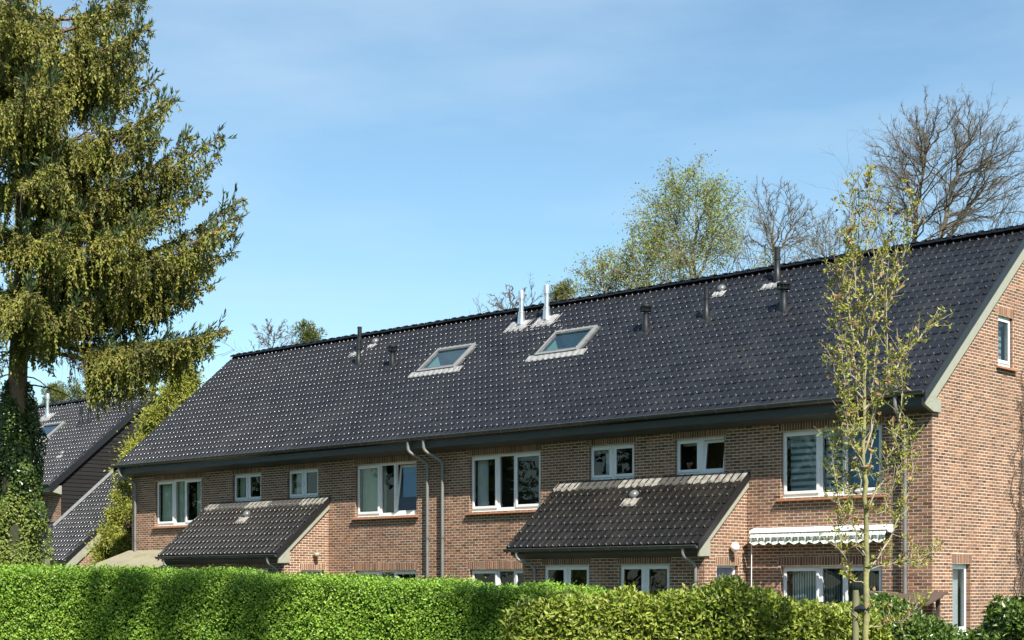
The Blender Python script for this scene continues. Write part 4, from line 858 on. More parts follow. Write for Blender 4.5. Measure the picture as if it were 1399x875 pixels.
def grow(p, d, length, r, lev, maxlev, segs, tips, P):
    """recursive limb; P holds the habit of the kind"""
    n = P.get('nseg', [6, 5, 4, 3, 2])[min(lev, 4)]; st = length/n; pts = [p]; dirs = [d]
    for i in range(n):
        d = d+np.random.normal(size=3)*P['wob'][min(lev, len(P['wob'])-1)]+np.array([0, 0, P['up'][min(lev, len(P['up'])-1)]]); d = d/np.linalg.norm(d)
        p2 = p+d*st; ra = r*(1-.72*i/n); rb_ = r*(1-.72*(i+1)/n); segs.append((*p, *p2, ra, rb_)); p = p2; pts.append(p); dirs.append(d)
    if lev >= maxlev: tips.append((p, d)); tips.append(((pts[-2]+p)/2, d)); return
    k = P['kids'][min(lev, len(P['kids'])-1)]; s0 = P['start'][min(lev, len(P['start'])-1)]
    for j in range(k):
        f = s0+(1-s0)*(j+np.random.rand()*.8)/k; f = min(f, .999); i = min(int(f*n), n-1); q = pts[i]+(pts[i+1]-pts[i])*(f*n-i)
        ax = np.random.normal(size=3); ax = np.cross(dirs[i], ax); ax /= np.linalg.norm(ax); an = R(P['ang'][min(lev, len(P['ang'])-1)]*np.random.uniform(.75, 1.25))
        dd = dirs[i]*math.cos(an)+ax*math.sin(an); ln = length*P['ratio'][min(lev, len(P['ratio'])-1)]*(1-.45*f*P.get('taper', 1))*np.random.uniform(.75, 1.2)
        grow(q, dd, ln, max(r*(1-.7*f)*P.get('rr', .6), P['rmin']), lev+1, maxlev, segs, tips, P)
np.random.seed(5)
# ------------------------------------------------------------------ spruce
TB = at(27, 801, 33.0); TB[2] = 0; SP = thing('spruce_tree', 'huge old spruce with drooping olive branches filling the left side', 'tree', TB)
tx, ty = TB[0], TB[1]
tr = MB(); P_ = []; R_ = []
for i in range(21): z = i*.95; P_.append((tx+.05*math.sin(z*.8), ty+.05*math.cos(z*.7), z)); R_.append(.26*(1-z/24)+.14*math.exp(-z*1.3))
tr.tube(P_, R_, 14); tr.obj('trunk', M['bark'], SP)
strands = []; limb = []; twig = []
VR = RX.copy(); VF = np.array([AX[0], AX[1], 0])
def bez(p0, p1, p2, t): t = np.asarray(t)[:, None]; return p0*(1-t)**2+p1*2*t*(1-t)+p2*t*t
def bough(z0, tip, sag=.5, spread=.8, hang=(.5, 1.1), dens=1.0, r=.05, lift=.35, start=.12):
    p0 = np.array([tx, ty, z0]); tip = np.asarray(tip, float); ln = np.linalg.norm(tip-p0); mid = (p0+tip)/2; mid[2] = min(p0[2], tip[2])-sag
    n = 16; c = bez(p0, mid, tip, np.linspace(0, 1, n+1)); limb.extend(polyline(c, r, .008))
    dirh = unit(tip-p0); side = np.cross(dirh, [0, 0, 1.0]); side = side/np.linalg.norm(side)
    nt_ = int(ln*9*dens)
    for k in range(nt_):
        f = start+(1-start)*(k+np.random.rand())/nt_; f = min(f, .995); i = int(f*n); q = c[i]+(c[i+1]-c[i])*(f*n-i); sg = 1 if k % 2 else -1
        sl = spread*(.35+.65*math.sin(math.pi*min(1, f*1.05)**.8))*np.random.uniform(.5, 1.1)*(1 if f < .9 else .7)
        dd = side*sg*np.random.uniform(.55, 1.0)+dirh*np.random.uniform(.3, .9)+np.array([0, 0, np.random.uniform(-.15, .25)]); dd /= np.linalg.norm(dd)
        e = q+dd*sl-np.array([0, 0, .25*sl*sl]); m_ = (q+e)/2+np.array([0, 0, .06]); tw_ = bez(q, m_, e, np.linspace(0, 1, 5)); twig.extend(polyline(tw_, .010, .004))
        strands.append((tw_, 'side'))
        nh = max(3, int(sl*15*dens))
        for h in range(nh):
            g = np.random.rand(); a = tw_[min(3, int(g*4))]+(tw_[min(4, int(g*4)+1)]-tw_[min(3, int(g*4))])*(g*4-int(g*4)); hl = (np.random.uniform(*hang) if np.random.rand() < .22 or hang[1] > 1.2 else np.random.uniform(.12, .5))*(.45 if f > .88 else 1)*(.6+.4*(1-abs(2*f-1)))
            b_ = a+np.array([np.random.normal()*.07, np.random.normal()*.07, -hl])+dd*.12*hl; s_ = bez(a, (a+b_)/2+dd*.10, b_, np.linspace(0, 1, 6)); strands.append((s_, 'hang'))
            twig.append((*s_[0], *s_[3], .003, .002))
    # upturned tip spray
    tipd = unit(c[-1]-c[-3]); 
    for k in range(int(9*max(.5, lift/.35))):
        a = c[-1]+(c[-3]-c[-1])*np.random.rand()*1.6; dd = tipd*.6+np.array([0, 0, np.random.uniform(.2, 1.0)])+np.random.normal(size=3)*.35; dd /= np.linalg.norm(dd); e = a+dd*lift*np.random.uniform(.5, 1.1)
        s_ = bez(a, (a+e)/2, e, np.linspace(0, 1, 5)); strands.append((s_, 'tip')); twig.append((*a, *e, .006, .003))
def tipat(px, py, dt=0.0): return at(px, py, 33.0+dt)
zc = lambda py: 1.8+(HY-py)/FPX*33.0
explicit = [ # tip pixel, trunk pixel row, depth offset, sag, hang
 ((204, -12), 20, .3, .3, (.5, 1.0)), ((206, 38), 70, -.6, .4, (.5, 1.0)), ((196, 78), 110, .6, .4, (.5, .9)), ((206, 116), 130, -.2, .35, (.4, .8)), ((238, 136), 190, .2, .5, (.5, 1.0)), ((218, 190), 215, -1.0, .5, (.5, 1.0)),
 ((262, 186), 250, .8, .55, (.5, .9)), ((302, 184), 255, -.2, .6, (.5, .95)), ((298, 215), 290, .5, .5, (.4, .8)), ((280, 262), 300, -.8, .5, (.5, .9)), ((332, 270), 345, 0, .75, (.5, 1.0)), ((322, 318), 360, .7, .5, (.4, .8)), ((316, 345), 385, -.5, .5, (.4, .7)), ((288, 392), 400, .4, .4, (.35, .6)), ((262, 408), 410, -.3, .4, (.3, .6)), ((236, 425), 430, .5, .3, (.3, .5)),
 ((308, 450), 432, -.2, .75, (.45, .75)), ((268, 468), 440, .5, .7, (.6, 1.0)), ((232, 466), 432, -.6, .6, (.7, 1.15)), ((190, 466), 432, .1, .5, (.8, 1.2)), ((150, 470), 430, .3, .4, (.8, 1.2)),
 ((150, 330), 345, -1.2, .3, (.5, 1.2)), ((165, 250), 270, -1.3, .4, (.5, 1.2)), ((150, 170), 200, -1.4, .3, (.5, 1.1)), ((165, 80), 100, -1.5, .3, (.5, 1.1)), ((140, 20), 40, -1.5, .3, (.5, 1.1)),
 ((130, 410), 400, -1.0, .4, (.5, .9)), ((90, 440), 420, -1.4, .3, (.4, .9)), ((110, 290), 300, -2.0, .3, (.5, 1.1)), ((95, 200), 220, -2.0, .3, (.5, 1.1)), ((80, 110), 130, -2.0, .3, (.5, 1.1)), ((60, 380), 380, -1.8, .3, (.5, 1.0)), ((20, 400), 390, -1.8, .3, (.5, 1.0)), ((-40, 420), 400, -1.0, .4, (.5, 1.0)), ((45, 40), 60, -2.0, .3, (.5, 1.1)), ((-5, 15), 40, -2.2, .3, (.5, 1.1)), ((25, -10), 20, -2.3, .3, (.5, 1.1)), ((0, 70), 90, -2.3, .3, (.5, 1.1)), ((50, 100), 118, -2.3, .3, (.5, 1.1)), ((-10, 130), 150, -2.2, .3, (.5, 1.1)), ((-15, 300), 310, -2.0, .3, (.5, 1.0)), ((40, 240), 260, -2.2, .3, (.5, 1.1)), ((30, 160), 180, -2.1, .3, (.5, 1.1)), ((35, 320), 330, -2.2, .3, (.5, 1.1)),
 ((75, 452), 432, -.6, .3, (.3, .8)), ((50, 470), 440, -.9, .3, (.3, .7)), ((215, 300), 310, -.9, .5, (.5, 1.1)), ((235, 350), 355, .2, .5, (.5, 1.0)), ((200, 385), 390, -.7, .5, (.5, 1.0)), ((250, 240), 275, .1, .5, (.5, 1.0)),
]
for (tp, row, dt, sag, hg) in explicit+[((a[0]-np.random.uniform(8, 30), a[1]+np.random.uniform(-4, 26)), b+np.random.uniform(4, 28), c+np.random.choice([-1.1, .9]), d, e) for (a, b, c, d, e) in explicit if np.random.rand() < .72]:
    low = tp[1] > 446 and tp[0] > 100
    bough(zc(row), tipat(tp[0], tp[1], dt), sag, .62 if low else .75, hg, 1.25 if low else 1.0, .05, .42, .42 if low else .1)
for k in range(30):       # the rest of the crown, also above and behind the frame
    z = np.random.uniform(7.4, 18.5); ln = 4.6*(1-(z/21.5))**.75*np.random.uniform(.75, 1.05)+.5; an = np.random.uniform(0, 2*math.pi)
    v = VR*math.cos(an)+VF*math.sin(an)
    if v@VR > .25 and z < 13.6: v = VR*(-abs(math.cos(an)))+VF*math.sin(an)
    bough(z, np.array([tx, ty, z-.45])+v*ln, .35, .7, (.4, 1.0), .7 if (v@VF > .3) else .8, .045, .35)
for k in range(14):      # dead lower snags, bare
    z = np.random.uniform(6.0, 8.2); an = np.random.uniform(0, 6.28); v = VR*math.cos(an)+VF*math.sin(an); ln = np.random.uniform(.6, 2.0); p0 = np.array([tx, ty, z]); c = bez(p0, p0+v*ln*.5+np.array([0, 0, .1]), p0+v*ln-np.array([0, 0, .5]), np.linspace(0, 1, 6)); limb.extend(polyline(c, .022, .004))
def pxof(p):
    v = np.asarray(p)-CAM; z = v@AX; return CX+FPX*(v@RX)/z, HY-FPX*v[2]/z
holes_ = [(92, 42, 11, 26), (112, 182, 24, 17), (196, 98, 9, 9), (98, 505, 19, 42), (60, 560, 14, 26), (165, 205, 16, 11), (188, 60, 7, 10), (28, 285, 12, 26), (118, 345, 9, 22), (170, 395, 12, 9), (262, 330, 10, 8), (215, 262, 9, 8)]
def keep_(s_):      # openings between the boughs where the sky or the dark inside shows
    x, y = pxof(s_[0][len(s_[0])//2]); return not any(((x-a)/c)**2+((y-b)/d)**2 < 1 and np.random.rand() < .93 for a, b, c, d in holes_)
strands = [s_ for s_ in strands if keep_(s_)]
def shoots(strs, step, l, w, droop, jit, up=0):
    Pp = []; Dd = []
    for s_, kind in strs:
        seg = np.diff(s_, axis=0); sl = np.linalg.norm(seg, axis=1); tot = sl.sum(); n = max(3, int(tot/step)); f = np.random.rand(n)*tot; cs = np.concatenate([[0], np.cumsum(sl)])
        i = np.clip(np.searchsorted(cs, f)-1, 0, len(seg)-1); q = s_[i]+seg[i]*((f-cs[i])/sl[i])[:, None]; Pp.append(q); Dd.append(seg[i]/sl[i][:, None])
    P0 = np.concatenate(Pp); D0 = np.concatenate(Dd); n = len(P0); d = D0*.75+np.random.normal(size=(n, 3))*jit+np.array([0, 0, droop])
    return P0, unit(d), l*RNG.uniform(.7, 1.25, n), w*RNG.uniform(.8, 1.2, n)
hang_ = [s for s in strands if s[1] == 'hang']; side_ = [s for s in strands if s[1] == 'side']; tip_ = [s for s in strands if s[1] == 'tip']
sets = []
for (ss, step, l, w_, dr, jit) in ((hang_, .021, .085, .030, -.45, .55), (side_, .0115, .09, .030, -.2, .62)):
    P0, D0, l_, ww = shoots(ss, step, l, w_, dr, jit); sets += [blades(P0, D0, rdir(len(P0)), l_, ww, 0, .66)]
    W2 = rdir(len(P0)); sets += [blades(P0[::2], D0[::2], W2[::2], l_[::2], ww[::2], 0, .62)]
P0, D0, l_, ww = shoots(tip_, .030, .15, .034, .15, .36); sets += [blades(P0, D0, rdir(len(P0)), l_, ww)]
nb = sum(len(s[0]) for s in sets)//4; print('spruce blades', nb, 'strands', len(strands))
leafobj('needles', sets[:-1], [M['spruce']], SP, mi=[0]*(len(sets)-1)); leafobj('branch_tip_needles', sets[-1:], [M['sprucetip']], SP)
tubes('limbs', limb, M['bark'], SP, 6); tubes('twigs', twig, M['twig'], SP, 3)
# cones hanging in the crown
cs_ = [hang_[i][0][np.random.randint(2, 6)] for i in np.random.choice(len(hang_), 3200)]
c0 = np.array(cs_); cseg = np.c_[c0, c0+np.array([0, 0, -.055])+np.random.normal(size=c0.shape)*.01, np.full((len(c0), 1), .017), np.full((len(c0), 1), .008)]
M['cone'] = mat('cone', (.20,.115,.045), .8, rnd=[(.16,.085,.035), (.26,.15,.05), (.19,.12,.04)]); tubes('cones', cseg, M['cone'], SP, 5, kind='stuff')
# ------------------------------------------------------------------ ivy round its trunk
IV = thing('ivy', 'dense ivy climbing the trunk of the huge spruce behind the hedge', 'ivy', (tx+.3, ty-.3, 0))
def shell(n, prof, cx, cy, jit, squash=1.0):
    z = RNG.uniform(prof[0][0], prof[-1][0], n); r = np.interp(z, [p[0] for p in prof], [p[1] for p in prof]); an = RNG.uniform(0, 2*math.pi, n)
    bump = 1+.22*np.sin(an*3+z*2.1)+.16*np.sin(an*5-z*3.7)+.12*np.sin(z*6.3+an); r = r*bump*(1-jit*RNG.random(n)**1.5)
    o = np.stack([np.cos(an), np.sin(an), np.zeros(n)], 1); return np.stack([cx+o[:, 0]*r, cy+o[:, 1]*r, z], 1), o
pr_ = [(0, .66), (1.2, .68), (2.2, .62), (3.2, .56), (4.2, .50), (5.0, .44), (5.6, .34), (6.1, .20)]
Pi, Oi = shell(34000, pr_, tx-.12, ty, .5); D, W_ = lying(Oi, -.6, .1); up = Pi[:, 2] > 3.55+.35*np.sin(Pi[:, 0]*9)
va = blades(Pi[up], D[up], W_[up], RNG.uniform(.05, .085, up.sum()), RNG.uniform(.045, .07, up.sum()), .18); vb = blades(Pi[~up], D[~up], W_[~up], RNG.uniform(.055, .095, (~up).sum()), RNG.uniform(.035, .055, (~up).sum()), .2)
leafobj('leaves', [va, vb], [M['ivy'], M['ivyflower']], IV)
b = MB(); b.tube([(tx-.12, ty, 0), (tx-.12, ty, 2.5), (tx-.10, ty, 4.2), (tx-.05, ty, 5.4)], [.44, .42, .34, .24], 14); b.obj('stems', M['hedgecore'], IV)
# ------------------------------------------------------------------ golden cypress between the houses
def clumpy(name, parent, centers, radii, per, l, w_, m, droop=.0, flat=1.0, up=.3, core=True, fold=0, soft=False):
    Pp = []; Dd = []
    for c, r in zip(centers, radii):
        n = int(per*(r/radii_ref)**2); d = rdir(n)*np.array([1, 1, flat]); rr = (r*np.abs(RNG.normal(size=n))*.62 if soft else r*(RNG.random(n)**.4))[:, None]; q = c+d*rr; Pp.append(q); Dd.append(unit(d+rdir(n)*.6+np.array([0, 0, up])))
    P0 = np.concatenate(Pp); D0 = np.concatenate(Dd); n = len(P0)
    return leafobj(name, [blades(P0, D0, rdir(n), l*RNG.uniform(.7, 1.3, n), w_*RNG.uniform(.7, 1.3, n), fold)], [m], parent)
radii_ref = .3
GC = at(176, 801, 52.0); GC[2] = 0; CY = thing('golden_cypress', 'feathery yellow-green cypress standing between the two houses', 'tree', GC)
cen = []; rad = []; lim = []
for k in range(225):
    z = np.random.uniform(.6, 8.9); env = np.interp(z, [.5, 2.5, 4.5, 6.0, 7.6, 9.0], [1.15, 1.35, 1.15, 1.0, .9, .25]); an = np.random.uniform(0, 6.283); q = env*np.random.uniform(.55, 1.0); lean = np.interp(z, [2, 5, 9], [0, .6, 2.0])
    c = GC+VR*(math.cos(an)*q+lean)+VF*math.sin(an)*q+np.array([0, 0, z]); cen.append(c); rad.append(np.random.uniform(.2, .36)); lim.extend(polyline(bez(GC+VR*lean+np.array([0, 0, max(.3, z-.9)]), (GC+c)/2+np.array([0, 0, z/2-.2]), c, np.linspace(0, 1, 4)), .022, .006))
lower = [c for c in cen if c[2] < 3.4]
clumpy('foliage', CY, cen, rad, 620, .095, .036, M['golden'], flat=1.25, up=-.1, soft=True)
tubes('branches', lim, M['birchbark'], CY, 4); b = MB(); b.tube([GC, GC+np.array([0, 0, 4]), GC+VR*1.5+np.array([0, 0, 7.6])], [.16, .11, .02], 10); b.obj('trunk', M['barkgrey'], CY)
# ------------------------------------------------------------------ hedges
def noise1(x, seed=0): return .5*np.sin(x*2.1+seed)+.3*np.sin(x*5.3+seed*2)+.2*np.sin(x*11.7+seed*3)
def hedge(prof, t0, t1, thick, seed, dens, leaf, wid, m, rnd_top=.2, bump=.05, upd=.35, zmin_dense=1.05, sparse=.18, fold=.2, depthj=.13, gap=0):
    px = np.array([p[0] for p in prof], float); py = np.array([p[1] for p in prof], float); f = lambda x: t0+(t1-t0)*(x-px[0])/(px[-1]-px[0])
    G3 = np.array([at(x, y, f(x)) for x, y in zip(px, py)]); A = G3[0].copy(); B = G3[-1].copy(); A[2] = B[2] = 0; ax = unit(B-A); Lh = np.linalg.norm(B-A); s_ = (G3-A)@ax; hz = G3[:, 2]
    dn = np.array([-ax[1], ax[0], 0]); dn = dn if dn@AX > 0 else -dn       # away from the camera
    H = lambda s: np.interp(s, s_, hz); c = rnd_top
    def surf(s, v, kind):            # v metres measured down from the top for the front
        h = H(s)+.03*noise1(s*1.7, seed); return h
    Pp = []; Nn = []
    def put(n, kind):
        s = RNG.uniform(0, Lh, n); h = H(s)+.035*noise1(s*2.3, seed)
        if kind == 'front': z = zmin_dense+(h-zmin_dense)*RNG.random(n); d = np.zeros(n); nn = np.tile(-dn, (n, 1))
        elif kind == 'low': z = RNG.uniform(.02, zmin_dense, n); d = np.zeros(n); nn = np.tile(-dn, (n, 1))
        elif kind == 'top': z = h; d = RNG.uniform(0, thick, n); nn = np.tile(np.array([0, 0, 1.0]), (n, 1))
        elif kind == 'back': z = RNG.uniform(.05, 1, n)*h; d = np.full(n, thick); nn = np.tile(dn, (n, 1))
        else:
            z = RNG.uniform(.05, 1, n)*h; d = RNG.uniform(0, thick, n); e = RNG.random(n) < .5; s = np.where(e, .06, Lh-.06); z = RNG.uniform(.05, 1, n)*(H(s)-.08); nn = np.where(e[:, None], -ax, ax)
        # round the shoulders
        over = np.clip((z-(h-c))/c, 0, 1); d = np.where(kind == 'front', d+c*(1-np.sqrt(np.clip(1-over**2, 0, 1))), d)
        if kind == 'front': nn = unit(nn*np.sqrt(np.clip(1-over**2, 0, 1))[:, None]+np.array([0, 0, 1.0])*over[:, None])
        if kind == 'top': sh = np.clip((c-d)/c, 0, 1); z = z-c*(1-np.sqrt(np.clip(1-sh**2, 0, 1)))*.9
        bm = bump*(np.sin(s*7+z*9+seed)+np.sin(s*13-z*11+seed*2)+np.sin(s*3.1+z*4.3))/2; off = bm-depthj*RNG.random(n)**1.3+RNG.normal(size=n)*.014+np.where(RNG.random(n) < .02, RNG.uniform(.01, .07, n), 0)
        q = A+ax*s[:, None]+dn*d[:, None]+np.array([0, 0, 1.0])*z[:, None]+nn*off[:, None]; Pp.append(q); Nn.append(nn)
    hm = float(np.mean(hz)); put(int(dens*Lh*(hm-zmin_dense)), 'front'); put(int(dens*sparse*Lh*zmin_dense), 'low'); put(int(dens*.55*Lh*thick), 'top'); put(int(dens*sparse*Lh*hm*.6), 'back'); put(int(dens*.5*thick*hm*2), 'ends')
    P0 = np.concatenate(Pp); N0 = np.concatenate(Nn); n = len(P0); Nm = unit(N0*.75+rdir(n)*.62+np.array([0, 0, .35])); D0 = unit(np.cross(Nm, rdir(n))+N0*.25+np.array([0, 0, upd*.5])); W0 = np.cross(Nm, D0)
    core = MB(); k = 24; i_ = .16
    ring0 = []; vs = []; fs = []
    for j in range(k+1):
        s = i_+(Lh-2*i_)*j/k; h = float(H(s))-.15; a0 = A+ax*s
        for (d, z) in ((i_+.03, 0), (i_, h-c*.8), (i_+c, h), (thick-i_, h), (thick-i_, 0)): vs.append(a0+dn*d+np.array([0, 0, z]))
        if j: fs += [(5*j-5+q, 5*j+q, 5*j+q+1, 5*j-5+q+1) for q in range(4)]
    fs += [(0, 1, 2, 3, 4), tuple(5*k+q for q in range(5))]; core.add(vs, fs)
    return blades(P0, D0, W0, leaf*RNG.uniform(.65, 1.3, n), wid*RNG.uniform(.75, 1.25, n), fold), core, A
pv, core, A = hedge([(-120, 775), (0, 776), (115, 777), (250, 781), (400, 787), (600, 797), (700, 801), (780, 806), (840, 815), (870, 840)], 18.5, 15.6, 1.0, 1.3, 8600, .033, .0205, M['privet'], .10, .02, .45, 1.18, .16, .2, .13)
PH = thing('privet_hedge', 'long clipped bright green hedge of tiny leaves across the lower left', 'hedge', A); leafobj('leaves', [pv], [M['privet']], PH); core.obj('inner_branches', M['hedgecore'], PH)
lv, core, A = hedge([(686, 840), (720, 822), (760, 813), (830, 815), (900, 812), (960, 806), (1005, 799), (1050, 811), (1100, 826), (1150, 829), (1200, 832), (1215, 850)], 15.2, 14.8, 1.1, 2.9, 5200, .064, .028, M['laurel'], .22, .035, .5, 1.1, .2, .22, .2)
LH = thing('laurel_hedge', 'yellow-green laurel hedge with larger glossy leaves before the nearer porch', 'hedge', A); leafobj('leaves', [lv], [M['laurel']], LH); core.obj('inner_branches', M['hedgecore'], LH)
lv, core, A = hedge([(1130, 850), (1165, 830), (1195, 818), (1222, 818), (1242, 830), (1262, 848), (1300, 858), (1325, 868), (1335, 882)], 16.4, 16.0, 1.2, 4.1, 3600, .060, .030, M['darklaurel'], .25, .03, .4, .8, .2, .22, .2)
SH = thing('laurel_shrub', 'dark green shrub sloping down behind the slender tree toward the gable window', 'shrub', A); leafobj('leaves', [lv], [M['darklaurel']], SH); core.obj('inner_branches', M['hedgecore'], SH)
# rounded shrub in the lower right corner
SC = at(1412, 801, 14.2); SC[2] = 0; RS = thing('rounded_shrub', 'glossy dark green rounded shrub in the lower right corner', 'shrub', SC)
n = 17000; d = rdir(n); d[:, 2] = np.abs(d[:, 2])*np.where(RNG.random(n) < .35, -1, 1); ell = np.array([.60, .75, .78]); q = d*ell*(1-.28*RNG.random(n)**1.4)[:, None]*(1+.07*np.sin(d[:, 0]*9+d[:, 2]*7)+.05*np.sin(d[:, 1]*13))[:, None]
q = q+np.array([0, 0, .93]); q[:, 2] = np.maximum(q[:, 2], .04); Pq = SC+np.stack([q[:, 0]*VR[0]+q[:, 1]*VF[0], q[:, 0]*VR[1]+q[:, 1]*VF[1], q[:, 2]], 1)
nd = np.stack([d[:, 0]*VR[0]+d[:, 1]*VF[0], d[:, 0]*VR[1]+d[:, 1]*VF[1], d[:, 2]], 1)
leafobj('leaves', [blades(Pq, *lying(nd, .35, .3), .062*RNG.uniform(.7, 1.3, n), .036*RNG.uniform(.8, 1.2, n), .2)], [M['darklaurel']], RS)
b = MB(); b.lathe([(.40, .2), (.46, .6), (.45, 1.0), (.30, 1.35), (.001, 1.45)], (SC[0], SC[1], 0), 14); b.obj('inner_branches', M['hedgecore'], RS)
# ------------------------------------------------------------------ slender young tree in front
YB = at(1184, 801, 13.4); YB[2] = 0; YT = thing('young_tree', 'slender upright young tree with fresh yellow-green leaves before the right window', 'tree', YB)
segs = []; tips = []; k55 = FPX/13.4
def yp(px, py, dz=0.0): return at(px, py, 13.4+dz)
def limbpx(pts, r0, r1, dz0=0, dz1=0, sub=3):
    P0 = np.array([yp(x, y, dz0+(dz1-dz0)*i/(len(pts)-1)) for i, (x, y) in enumerate(pts)]); t = np.linspace(0, len(P0)-1, (len(P0)-1)*sub+1); out = np.stack([np.interp(t, range(len(P0)), P0[:, c]) for c in range(3)], 1)
    out[1:-1] += np.random.normal(size=out[1:-1].shape)*.012; return out
trunk_px = [(1187, 1075), (1186, 900), (1183, 800), (1183, 700), (1181, 640), (1180, 560), (1182, 480), (1180, 400), (1176, 330), (1172, 225)]
tp = limbpx(trunk_px, 0, 0); MBt = MB(); rr = [.035*(1-.93*(i/(len(tp)-1))**.8) for i in range(len(tp))]; MBt.tube([tuple(p) for p in tp], rr, 10); MBt.obj('trunk', M['barkgreen'], YT)
limbs_px = [([(1183, 790), (1215, 740), (1235, 690), (1248, 640), (1240, 570)], 0.012), ([(1183, 760), (1165, 720), (1158, 660), (1150, 610), (1148, 560)], .010), ([(1182, 700), (1205, 660), (1222, 600), (1232, 540), (1228, 470)], .012),
 ([(1181, 640), (1160, 600), (1152, 540), (1150, 480)], .010), ([(1181, 620), (1200, 560), (1212, 500), (1210, 420), (1205, 350)], .013), ([(1181, 560), (1225, 500), (1255, 465), (1283, 432)], .012), ([(1180, 560), (1166, 500), (1160, 430), (1154, 380), (1158, 320)], .012),
 ([(1181, 520), (1190, 460), (1196, 400), (1194, 330), (1197, 260)], .012), ([(1181, 500), (1172, 450), (1168, 380), (1160, 320), (1163, 262)], .011), ([(1180, 470), (1215, 410), (1232, 360), (1243, 320), (1244, 275)], .012), ([(1180, 430), (1205, 370), (1216, 320), (1218, 270)], .010),
 ([(1180, 450), (1150, 420), (1143, 385), (1147, 360)], .008), ([(1178, 400), (1165, 350), (1166, 300), (1160, 245)], .009), ([(1177, 360), (1186, 310), (1186, 260), (1188, 238)], .008), ([(1183, 740), (1150, 700), (1140, 650), (1135, 600)], .007), ([(1182, 600), (1168, 560), (1140, 520), (1133, 470)], .008),
 ([(1181, 540), (1160, 500), (1143, 450), (1140, 410)], .008), ([(1183, 800), (1160, 790), (1150, 745), (1146, 700)], .007), ([(1183, 860), (1215, 850), (1238, 848), (1262, 822)], .007), ([(1183, 780), (1222, 768), (1255, 770), (1272, 752)], .006), ([(1180, 480), (1200, 420), (1222, 380), (1235, 300)], .009),
 ([(1181, 650), (1196, 600), (1192, 540), (1200, 470)], .010), ([(1182, 680), (1172, 630), (1166, 580), (1172, 520)], .010), ([(1182, 600), (1205, 545), (1225, 520), (1245, 470)], .008), ([(1183, 720), (1206, 700), (1230, 640), (1236, 600)], .009)]
leafP = []; leafD = []; ltw = []
for pts, r in limbs_px:
    dz = np.random.uniform(-.35, .35); out = limbpx(pts, 0, 0, 0, dz, 4); segs.extend(polyline(out, r*.72, .0022))
    for i in range(2, len(out)-1):
        for q in range(3):
            f = np.random.rand(); a = out[i]*(1-f)+out[i+1]*f; dd = unit(out[i+1]-out[i])*.8+np.random.normal(size=3)*.5+np.array([0, 0, .35]); dd /= np.linalg.norm(dd); ln = np.random.uniform(.05, .24)*(1 if i > 3 else .7); e = a+dd*ln
            m_ = (a+e)/2+np.random.normal(size=3)*.012; tw = bez(a, m_, e, np.linspace(0, 1, 4)); ltw.extend(polyline(tw, .0035, .0018)); leafP.append(tw)
for i in range(4, len(tp)-1):
    for q in range(2):
        a = tp[i]+(tp[i+1]-tp[i])*np.random.rand(); dd = np.random.normal(size=3)*.7+np.array([0, 0, .8]); dd /= np.linalg.norm(dd); e = a+dd*np.random.uniform(.08, .3); tw = bez(a, (a+e)/2, e, np.linspace(0, 1, 4)); ltw.extend(polyline(tw, .0035, .0018)); leafP.append(tw)
tubes('branches', segs, M['twigpale'], YT, 6); tubes('twigs', ltw, M['twigpale'], YT, 3)
Pp = []; Dd = []
for tw in leafP:
    top = (tw[-1][2]-1.8)*FPX/13.4 > 500
    for c in range(3 if top else 3):
        a = tw[np.random.randint(1, 4)]; n_ = np.random.randint(2, 6)
        if top and np.random.rand() < .35: continue
        if np.random.rand() < .26: continue
        for q in range(n_): Pp.append(a+np.random.normal(size=3)*.010); Dd.append(np.random.normal(size=3)*.7+np.array([0, 0, .35]))
Pp = np.array(Pp); Dd = unit(np.array(Dd)); n = len(Pp); brn = RNG.random(n) < .07
leafobj('leaves', [blades(Pp[~brn], Dd[~brn], rdir((~brn).sum()),   .034*RNG.uniform(.5, 1.4, (~brn).sum()), .018*RNG.uniform(.7, 1.3, (~brn).sum()), .2), blades(Pp[brn], Dd[brn], rdir(brn.sum()), .055*RNG.uniform(.6, 1.3, brn.sum()), .032*RNG.uniform(.7, 1.3, brn.sum()), .3)], [M['bud'], M['drybud']], YT)
st = thing('tree_stake', 'dark wooden stake tied to the trunk of the slender young tree', 'stake', at(1169, 801, 13.45)*np.array([1, 1, 0]))
b = MB(); s0 = at(1169, 801, 13.45); b.tube([(s0[0], s0[1], 0), (s0[0], s0[1], 1.74), (s0[0], s0[1], 1.765)], [.031, .029, .024], 10); b.obj('post', M['postwood'], st)
s1 = at(1186, 801, 13.4); b = MB(); b.tube([(s0[0], s0[1], 1.60), ((s0[0]+s1[0])/2, (s0[1]+s1[1])/2, 1.61), (s1[0], s1[1], 1.60)], .036, 8); b.obj('tie', M['black'], st)
